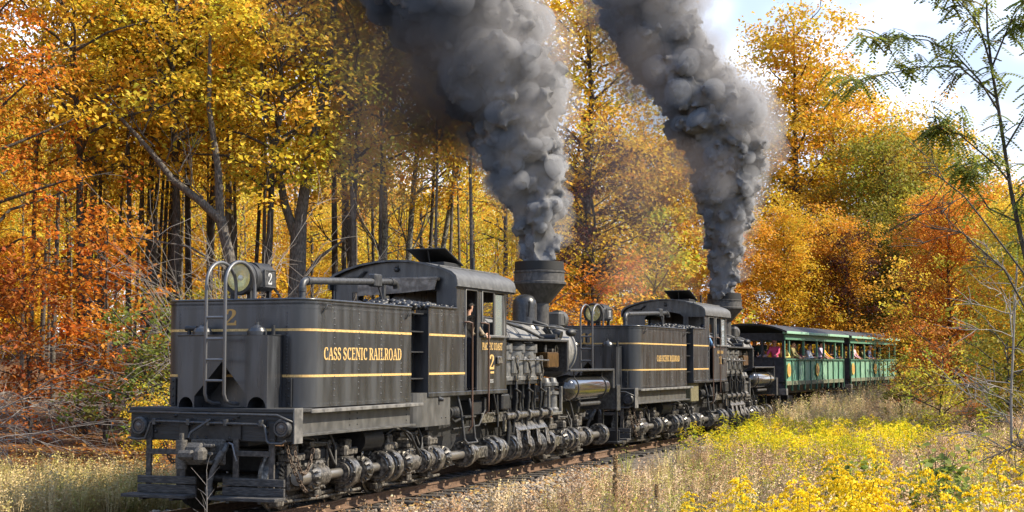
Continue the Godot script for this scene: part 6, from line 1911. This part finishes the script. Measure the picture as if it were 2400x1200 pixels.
func make_meadow() -> void:
	rng.seed = 31
	var meadow := func() -> Vector3:
		for k in 30:
			var s := rng.randf_range(32.0, 112.0)
			var t := rng.randf_range(2.2, 17.0)
			if rng.randf() < smoothstep(2.5, 4.6, t + bumps.get_noise_2d(s * 3.0, t * 3.0) * 1.2): return beside(s, t)
		return beside(70, 8)
	var verge := func() -> Vector3: return beside(rng.randf_range(32.0, 66.0), -2.7 - absf(rng.randfn()) * 3.6)
	var dry := [tuft(1, 26, 0.5, 0.26, 0.009, 2), tuft(2, 24, 0.62, 0.22, 0.008, 3), tuft(3, 30, 0.36, 0.3, 0.01)]
	scatter("dry_grass", "dry tan grass covering the meadow right of the track", dry, 11000, meadow, 0.7, 1.3, [Color(0.66, 0.5, 0.24), Color(0.6, 0.43, 0.22), Color(0.74, 0.6, 0.32), Color(0.55, 0.52, 0.16), Color(0.5, 0.52, 0.13)], 0.25)
	scatter("dry_grass", "pale dry weeds along the left verge below the woods", [tuft(4, 22, 0.62, 0.3, 0.01, 4, 4), tuft(5, 22, 0.8, 0.26, 0.009, 5, 5)], 4200, verge, 0.7, 1.35, [Color(0.68, 0.52, 0.24), Color(0.6, 0.47, 0.2), Color(0.7, 0.55, 0.3), Color(0.56, 0.5, 0.16)], 0.25)
	rng.seed = 32
	var bank := func() -> Vector3: return beside(rng.randf_range(85.0, 128.0), 2.5 + absf(rng.randfn()) * 2.6)
	scatter("tall_weeds", "tall pinkish brown weeds hiding the wheels of the passenger cars", [tuft(14, 14, 1.35, 0.4, 0.009, 18, 6), tuft(15, 13, 1.5, 0.36, 0.009, 18, 8)], 1500, bank, 0.6, 1.15, [Color(0.64, 0.46, 0.28), Color(0.52, 0.34, 0.2), Color(0.7, 0.55, 0.3), Color(0.6, 0.55, 0.16)], 0.2)
	rng.seed = 33
	var pink := func() -> Vector3:
		for k in 30:
			var s := rng.randf_range(38.0, 112.0)
			var t := rng.randf_range(3.4, 14.0)
			if bumps.get_noise_2d(s * 1.2 + 90.0, t * 1.2) > 0.0: return beside(s, t)
		return beside(80, 6)
	scatter("seed_grass", "pinkish brown grass with feathery seed heads in the meadow", [tuft(6, 16, 0.8, 0.3, 0.006, 14), tuft(7, 16, 0.95, 0.26, 0.006, 16)], 2600, pink, 0.7, 1.2, [Color(0.56, 0.37, 0.23), Color(0.5, 0.31, 0.18), Color(0.64, 0.48, 0.3), Color(0.42, 0.25, 0.13)], 0.2)
	var greens := func() -> Vector3:
		for k in 30:
			var s := rng.randf_range(32.0, 92.0)
			var t := rng.randf_range(4.0, 17.0)
			if bumps.get_noise_2d(s * 1.5, t * 1.5 + 50.0) > 0.0: return beside(s, t)
		return beside(50, 8)
	scatter("green_weeds", "yellow green leafy weeds spread through the meadow", [tuft(8, 9, 0.5, 0.3, 0.008, 0, 16), tuft(9, 8, 0.65, 0.3, 0.008, 0, 18)], 6000, greens, 0.6, 1.2, [Color(0.42, 0.46, 0.07), Color(0.55, 0.54, 0.09), Color(0.3, 0.36, 0.06), Color(0.6, 0.55, 0.1)], 0.2)
	# goldenrod: single plants near the camera, the far patch as one mass
	var kinds := []
	for k in 4:
		var g := goldenrod(200 + k, 1.1, 15, 60)
		kinds.append(g)
	rng.seed = 61
	var spots := []
	for k in 52:
		spots.append([rng.randf_range(0.4, 4.8), -rng.randf_range(11.0, 18.5)])
	var first := []
	for k in kinds.size():
		first.append([kinds[k][0].mesh(M.grass, true), kinds[k][1].mesh(M.grass, true)])
	for k in spots.size():
		var x: float = spots[k][0]
		var z: float = spots[k][1]
		if x < 2.2 - (z + 15.0) * 0.12 and k % 5 != 0: x += 2.4
		var o := thing("goldenrod_plant", "goldenrod with arching yellow plumes in the meadow", "plant", ground_at(x, z), rng.randf() * TAU, "goldenrod plants in the meadow")
		o.scale = Vector3.ONE * rng.randf_range(0.75, 1.2)
		part_mesh("stem", first[k % 4][0], o)
		part_mesh("plume", first[k % 4][1], o, "")
	var gp := goldenrod(222, 0.95, 12, 26)
	var far: Shape = gp[0]
	var base := far.v.size()
	far.v.append_array(gp[1].v); far.n.append_array(gp[1].n); far.c.append_array(gp[1].c)
	for q in gp[1].i: far.i.append(base + q)
	var patch := func() -> Vector3:
		var a := rng.randf() * TAU
		var r := sqrt(rng.randf())
		return ground_at(8.0 + sin(a) * r * 1.4 + cos(a) * r * 2.1 + rng.randfn() * 0.5, -37.5 - sin(a) * r * 9.0)
	scatter("goldenrod_patch", "broad bright yellow patch of goldenrod beside the second engine", [far.mesh(M.grass, true)], 620, patch, 0.8, 1.25, [Color(1, 1.02, 1), Color(1.0, 1.12, 1.2), Color(0.75, 0.95, 1)], 0.2, 0.0, "wildflowers")
	rng.seed = 65
	scatter("goldenrod_patch", "loose goldenrod spikes spread through the tan meadow grass", [far.mesh(M.grass, true)], 260, func(): return ground_at(rng.randf_range(4.2, 10.5), rng.randf_range(-46.0, -17.0)), 0.6, 1.15, [Color(1, 1.02, 1), Color(0.8, 1.0, 1.1), Color(0.65, 0.85, 1)], 0.25, 0.0, "wildflowers")
	# dead mullein stalks and dark leafy weeds that stand out singly
	var ms := Shape.new()
	rng.seed = 71
	ms.pipe([Vector3(0, -0.1, 0), Vector3(0.01, 0.5, 0), Vector3(0.0, 1.25, 0)], 0.014, 6, 0.01)
	for k in 150:
		var y := rng.randf_range(0.55, 1.25)
		var az := rng.randf() * TAU
		ms.obox(Vector3(cos(az) * 0.028, y, sin(az) * 0.028), Vector3(0.026, 0.034, 0.026), Basis(Vector3(rng.randfn(), rng.randfn(), rng.randfn()).normalized(), rng.randf() * 3))
	var mm := ms.mesh(weathered("mullein_brown", lin(0.13, 0.07, 0.03), lin(0.3, 0.2, 0.09), 0.9, Vector3(4, 4, 4)))
	for e in [[1.78, -25.2, 1.0, "tall brown mullein stalk beside the gravel, left of the goldenrod"], [2.2, -22.3, 0.75, "short brown mullein stalk nearer the camera than the tall one"]]:
		var o := thing("mullein_stalk", e[3], "plant", ground_at(e[0], e[1]), 0.0)
		o.scale = Vector3.ONE * e[2]
		part_mesh("seed_spike", mm, o)
	for e in [[4.0, -17.6, 1.0, "dark green broad leaved weed rising from the middle of the goldenrod"], [4.7, -16.0, 1.1, "dark leafy weed among the nearest goldenrod plumes"], [4.3, -15.0, 0.9, "deep green weed low in front of the plumes"], [5.0, -18.4, 0.8, "small dark weed at the back of the goldenrod"]]:
		var o := thing("leafy_weed", e[3], "plant", ground_at(e[0], e[1]), e[0] * 3.0)
		o.scale = Vector3.ONE * e[2]
		var cl := []
		for k in 26: cl.append(Vector4(rng.randfn() * 0.16, rng.randf_range(0.3, 1.15), rng.randfn() * 0.16, 0.16))
		var lf := part_mesh("leaves", leaf_cloud(cl, 14, 0.11, 0.9, 0.0), o)
		lf.material_override = M.green
		var w := Shape.new()
		for k in 6: w.pipe([Vector3(0, -0.1, 0), Vector3(rng.randfn() * 0.06, 0.5, rng.randfn() * 0.06), Vector3(rng.randfn() * 0.16, 1.1, rng.randfn() * 0.16)], 0.008, 5, 0.004)
		part("stem", w, M.bark_dark, o)
	# a dead seedling in front of the coupler
	rng.seed = 72
	var o2 := thing("dead_seedling", "small bare grey seedling standing before the air hose of the first engine", "plant", ground_at(-4.3, -20.6), 0.0)
	var w2 := Shape.new()
	w2.pipe([Vector3(0, -0.1, 0), Vector3(0.01, 0.5, 0), Vector3(0.0, 0.95, 0)], 0.01, 6, 0.003)
	for k in 11: twigs(w2, Vector3(0, 0.2 + k * 0.07, 0), Vector3(rng.randf_range(-1, 1), 0.7, rng.randf_range(-0.6, 0.6)).normalized(), rng.randf_range(0.18, 0.36), 0.004, 0, Vector3.UP * 0.2)
	part("stem", w2, M.twig_grey, o2)
	# ballast
	rng.seed = 73
	var stones := []
	for k in 3:
		var b := Shape.new()
		b.ball(Vector3.ZERO, Vector3(0.05, 0.034, 0.042), 6, 4)
		for j in b.v.size():
			b.v[j] *= 1.0 + 0.35 * sin(b.v[j].x * 190.0 + k * 2.0) * cos(b.v[j].z * 170.0 + b.v[j].y * 120.0 + k)
		stones.append(b.mesh(M.stone))
	scatter("gravel", "grey and tan ballast stones along the rails", stones, 15000, func(): return beside(rng.randf_range(34.0, 74.0), (rng.randf_range(1.1, 2.4) + absf(rng.randfn()) * 0.7) * (-1.0 if rng.randf() < 0.25 else 1.0)), 0.45, 1.3, [Color(0.28, 0.225, 0.165), Color(0.2, 0.165, 0.13), Color(0.36, 0.295, 0.21), Color(0.26, 0.17, 0.1), Color(0.1, 0.085, 0.075)], 1.0, 0.012, "gravel")
	scatter("gravel", "dark ballast stones between the rails", [stones[0]], 5000, func(): return beside(rng.randf_range(34.0, 74.0), rng.randf_range(-1.2, 1.2)), 0.5, 1.2, [Color(0.12, 0.1, 0.09), Color(0.2, 0.17, 0.14), Color(0.07, 0.06, 0.055)], 1.0, 0.012, "gravel")
	var leaf := Shape.new()
	leaf.squad([Vector3(-0.04, 0, 0), Vector3(0, 0.012, 0.05), Vector3(0.05, 0, 0), Vector3(0, 0.012, -0.05)], [Vector3.UP, Vector3.UP, Vector3.UP, Vector3.UP])
	scatter("fallen_leaves", "tan fallen leaves caught on the gravel shoulder", [leaf.mesh(M.grass)], 3600, func(): return beside(rng.randf_range(34.0, 74.0), rng.randf_range(1.0, 4.2)), 0.6, 1.3, [Color(0.55, 0.33, 0.12), Color(0.4, 0.2, 0.07), Color(0.62, 0.45, 0.16)], 0.6, 0.04, "leaves")
	for e in [[-1.75, -21.6, 0.5, "dark broken lump of coal on the gravel nearest the camera"], [-1.2, -21.9, -0.3, "flat dark slab of old sleeper lying on the gravel"], [-2.6, -21.3, 0.9, "dark chunk beside the right rail"]]:
		var c := part("debris_chunk", Shape.new().obox(Vector3.ZERO, Vector3(0.34, 0.09, 0.16), Basis(Vector3(0.2, 1, 0.3).normalized(), 0.6), 0.03), M.sleeper, self)
		c.position = ground_at(e[0], e[1]) + Vector3.UP * 0.05
		c.rotation.y = e[2]
		tag(c, e[3], "debris")

# ---------------------------------------------------------------- smoke
func plume(called: String, label: String, path: Array, sd: int, lump: float, counts: Array) -> void:
	rng.seed = sd
	var o := thing(called, label, "smoke")
	var sp := func(y: float) -> Vector4:
		var k := 0
		while k < path.size() - 2 and path[k + 1].y < y: k += 1
		return path[k].lerp(path[k + 1], clampf((y - path[k].y) / (path[k + 1].y - path[k].y), 0, 1))
	# lobes: heads of billow round the column, each lobed with smaller ones, those with smaller ones still
	var lobes := []
	for k in 60:
		var y := lerpf(path[0].y, path[-1].y, k / 59.0)
		var at: Vector4 = sp.call(y)
		lobes.append(Vector4(at.x, at.y if k > 0 else path[0].y, at.z, at.w * 0.6))
	var soft := []
	for j in counts[0]:
		var f: float = (j + rng.randf()) / counts[0]
		var y := lerpf(path[0].y + 0.1, path[-1].y, pow(f, 1.35))
		var at: Vector4 = sp.call(y)
		var an := rng.randf() * TAU
		var r: float = rng.randf_range(0.26, 0.42) * at.w * lump
		var out := Vector3(cos(an), rng.randf_range(-0.1, 0.3), sin(an))
		var m := Vector3(at.x, y, at.z) + out * at.w * rng.randf_range(0.5, 0.7)
		lobes.append(Vector4(m.x, m.y, m.z, r * 0.84))
		for q in counts[1]:
			var d: Vector3 = (out * 0.75 + Vector3(rng.randfn(), rng.randfn(), rng.randfn()) * 0.8).normalized()
			var r2: float = r * rng.randf_range(0.24, 0.5)
			var m2: Vector3 = m + d * r * rng.randf_range(0.8, 1.0)
			lobes.append(Vector4(m2.x, m2.y, m2.z, r2 * 0.82))
			if q < 2 or (q == 2 and j % 3 == 0 and lump > 0.8): soft.append([m2 + d * r2 * 0.35, r2 * (1.3 if q == 0 else 1.7)])
			for w in counts[2]:
				var d2: Vector3 = (d + Vector3(rng.randfn(), rng.randfn(), rng.randfn()) * 0.8).normalized()
				var m3: Vector3 = m2 + d2 * r2 * rng.randf_range(0.85, 1.0)
				lobes.append(Vector4(m3.x, m3.y, m3.z, r2 * rng.randf_range(0.22, 0.4)))
	var c := part("billow", puffs(lobes, 0.065, sd), M.smoke_core, o, "stuff")
	for k in 110:
		var f := k / 109.0
		var at: Vector4 = sp.call(lerpf(path[0].y + 0.5, path[-1].y, f))
		var an := rng.randf() * TAU
		soft.append([Vector3(at.x, at.y, at.z) + Vector3(cos(an), 0, sin(an)) * at.w * 0.92, at.w * rng.randf_range(0.3, 0.55)])
	for k in soft.size():
		var e: Array = soft[k]
		var v := FogVolume.new()
		v.name = ["puff", "wisp", "swirl"][k % 3]
		v.shape = RenderingServer.FOG_VOLUME_SHAPE_ELLIPSOID
		v.size = Vector3(rng.randf_range(0.65, 1.5), rng.randf_range(0.65, 1.2), rng.randf_range(0.65, 1.4)) * e[1] * 2.0
		v.rotation = Vector3(rng.randfn(), rng.randfn(), rng.randfn())
		v.material = M.puff_thin if k >= soft.size() - 110 else M.puff_wisp if k % 2 or k > soft.size() * 0.7 else M.puff_soft
		v.position = e[0]
		o.add_child(v, true)

# one skin over many overlapping balls, its small bumps added at the end
func puffs(balls: Array, cell: float, sd: int) -> Shape:
	var lo := Vector3(1e9, 1e9, 1e9); var hi := -lo
	for b in balls:
		var p := Vector3(b.x, b.y, b.z)
		lo = lo.min(p - Vector3.ONE * (b.w + cell * 3)); hi = hi.max(p + Vector3.ONE * (b.w + cell * 3))
	var nx := int((hi.x - lo.x) / cell) + 2; var ny := int((hi.y - lo.y) / cell) + 2; var nz := int((hi.z - lo.z) / cell) + 2
	var f := PackedFloat32Array(); f.resize(nx * ny * nz); f.fill(0.3)
	for b in balls:
		var r: float = b.w
		var m := Vector3(b.x, b.y, b.z) - lo
		var reach := r + cell * 1.8
		for z in range(maxi(0, int((m.z - reach) / cell)), mini(nz, int((m.z + reach) / cell) + 2)):
			var dz := z * cell - m.z
			for y in range(maxi(0, int((m.y - reach) / cell)), mini(ny, int((m.y + reach) / cell) + 2)):
				var dy := y * cell - m.y
				var q := reach * reach - dz * dz - dy * dy
				if q <= 0: continue
				q = sqrt(q)
				var row := y * nx + z * nx * ny
				for x in range(maxi(0, int((m.x - q) / cell)), mini(nx, int((m.x + q) / cell) + 2)):
					var dx := x * cell - m.x
					var d := sqrt(dx * dx + dy * dy + dz * dz) - r
					var o := f[row + x]
					var h := maxf(0.06 - absf(d - o), 0.0)
					f[row + x] = minf(d, o) - h * h * 4.0
	var s := surface_nets(f, nx, ny, nz, lo, cell)
	var n := FastNoiseLite.new()
	n.seed = sd
	n.noise_type = FastNoiseLite.TYPE_CELLULAR
	n.frequency = 1.5
	n.fractal_octaves = 3
	n.fractal_gain = 0.6
	n.domain_warp_enabled = true
	n.domain_warp_amplitude = 0.25
	n.domain_warp_frequency = 1.6
	for k in s.v.size():
		s.v[k] -= s.n[k] * (n.get_noise_3dv(s.v[k]) + 0.6) * 0.26
	var fresh := PackedVector3Array(); fresh.resize(s.v.size())
	for k in range(0, s.i.size(), 3):
		var g := (s.v[s.i[k + 2]] - s.v[s.i[k]]).cross(s.v[s.i[k + 1]] - s.v[s.i[k]])
		for q in 3: fresh[s.i[k + q]] += g
	for k in s.v.size():
		s.n[k] = fresh[k].normalized()
	return s

func fog(called: String, density: float, c: Color) -> void:
	var f := FogMaterial.new()
	f.density = density
	f.albedo = c
	M[called] = f

func make_smoke() -> void:
	var core := mat("smoke_core", lin(0.15, 0.15, 0.153), 1.0)
	core.metallic_specular = 0.0
	var pale := Color(0.97, 0.97, 0.98)
	fog("puff_soft", 3.2, Color(0.92, 0.92, 0.93))
	fog("puff_wisp", 1.3, Color(0.9, 0.9, 0.91))
	fog("puff_thin", 0.22, Color(0.85, 0.83, 0.82))
	var c := [190, 9, 3]
	plume("smoke_plume", "dense grey smoke pouring up from the first engine's funnel and drifting left", [Vector4(0.68, 4.55, -35.35, 0.50), Vector4(0.67, 5.24, -35.30, 0.58), Vector4(0.52, 6.08, -35.30, 0.80), Vector4(0.30, 6.92, -35.30, 1.03), Vector4(0.12, 7.66, -35.30, 1.19), Vector4(-0.10, 8.40, -35.30, 1.40), Vector4(-0.35, 9.14, -35.20, 1.62), Vector4(-0.75, 9.99, -35.10, 1.62), Vector4(-1.15, 10.85, -35.00, 1.74), Vector4(-1.90, 12.40, -34.80, 2.16)], 11, 0.95, c)
	plume("smoke_plume", "darker smoke column from the second engine's funnel bulging right then leaning left", [Vector4(7.46, 4.45, -51.57, 0.50), Vector4(7.60, 5.67, -51.50, 0.66), Vector4(7.58, 6.88, -51.40, 0.93), Vector4(7.52, 8.09, -51.30, 1.21), Vector4(7.55, 9.46, -51.20, 1.54), Vector4(7.05, 10.83, -51.00, 1.97), Vector4(6.20, 12.05, -51.00, 1.92), Vector4(5.45, 13.28, -51.00, 1.80), Vector4(4.95, 14.52, -51.00, 1.92), Vector4(4.35, 16.40, -51.00, 2.14)], 12, 0.74, [270, 8, 3])
	# thin brown haze that trails off to the left of each column
	fog("haze_brown", 0.05, Color(0.9, 0.8, 0.72))
	fog("haze_dark", 0.12, Color(0.3, 0.28, 0.28))
	var h := thing("smoke_haze", "thin brown smoke haze drifting between and left of the two plumes", "smoke")
	rng.seed = 91
	var veils := []
	for e in [[4.8, 8.6, -50.5, 2.0, 3.4, 30, "haze_brown"], [4.4, 13.0, -50.0, 1.6, 2.0, 8, "haze_dark"], [-2.6, 10.6, -36.0, 1.2, 1.6, 14, "haze_dark"], [-3.2, 8.6, -36.0, 1.2, 1.5, 8, "haze_brown"], [-1.4, 8.6, -35.6, 0.7, 1.4, 8, "haze_dark"], [-4.4, 12.0, -36.5, 1.2, 1.2, 8, "haze_dark"]]:
		for k in e[5]:
			veils.append([e[0] + rng.randfn() * e[3] * 0.6, e[1] + rng.randfn() * e[4] * 0.6, e[2] + rng.randfn(), rng.randf_range(1.4, 3.4), rng.randf_range(1.6, 4.0), rng.randf_range(1.6, 3.4), e[6]])
	for e in veils:
		var v := FogVolume.new()
		v.name = "haze"
		v.shape = RenderingServer.FOG_VOLUME_SHAPE_ELLIPSOID
		v.position = Vector3(e[0], e[1], e[2])
		v.rotation.z = rng.randfn() * 0.5
		v.size = Vector3(e[3], e[4], e[5])
		v.material = M[e[6]]
		h.add_child(v, true)
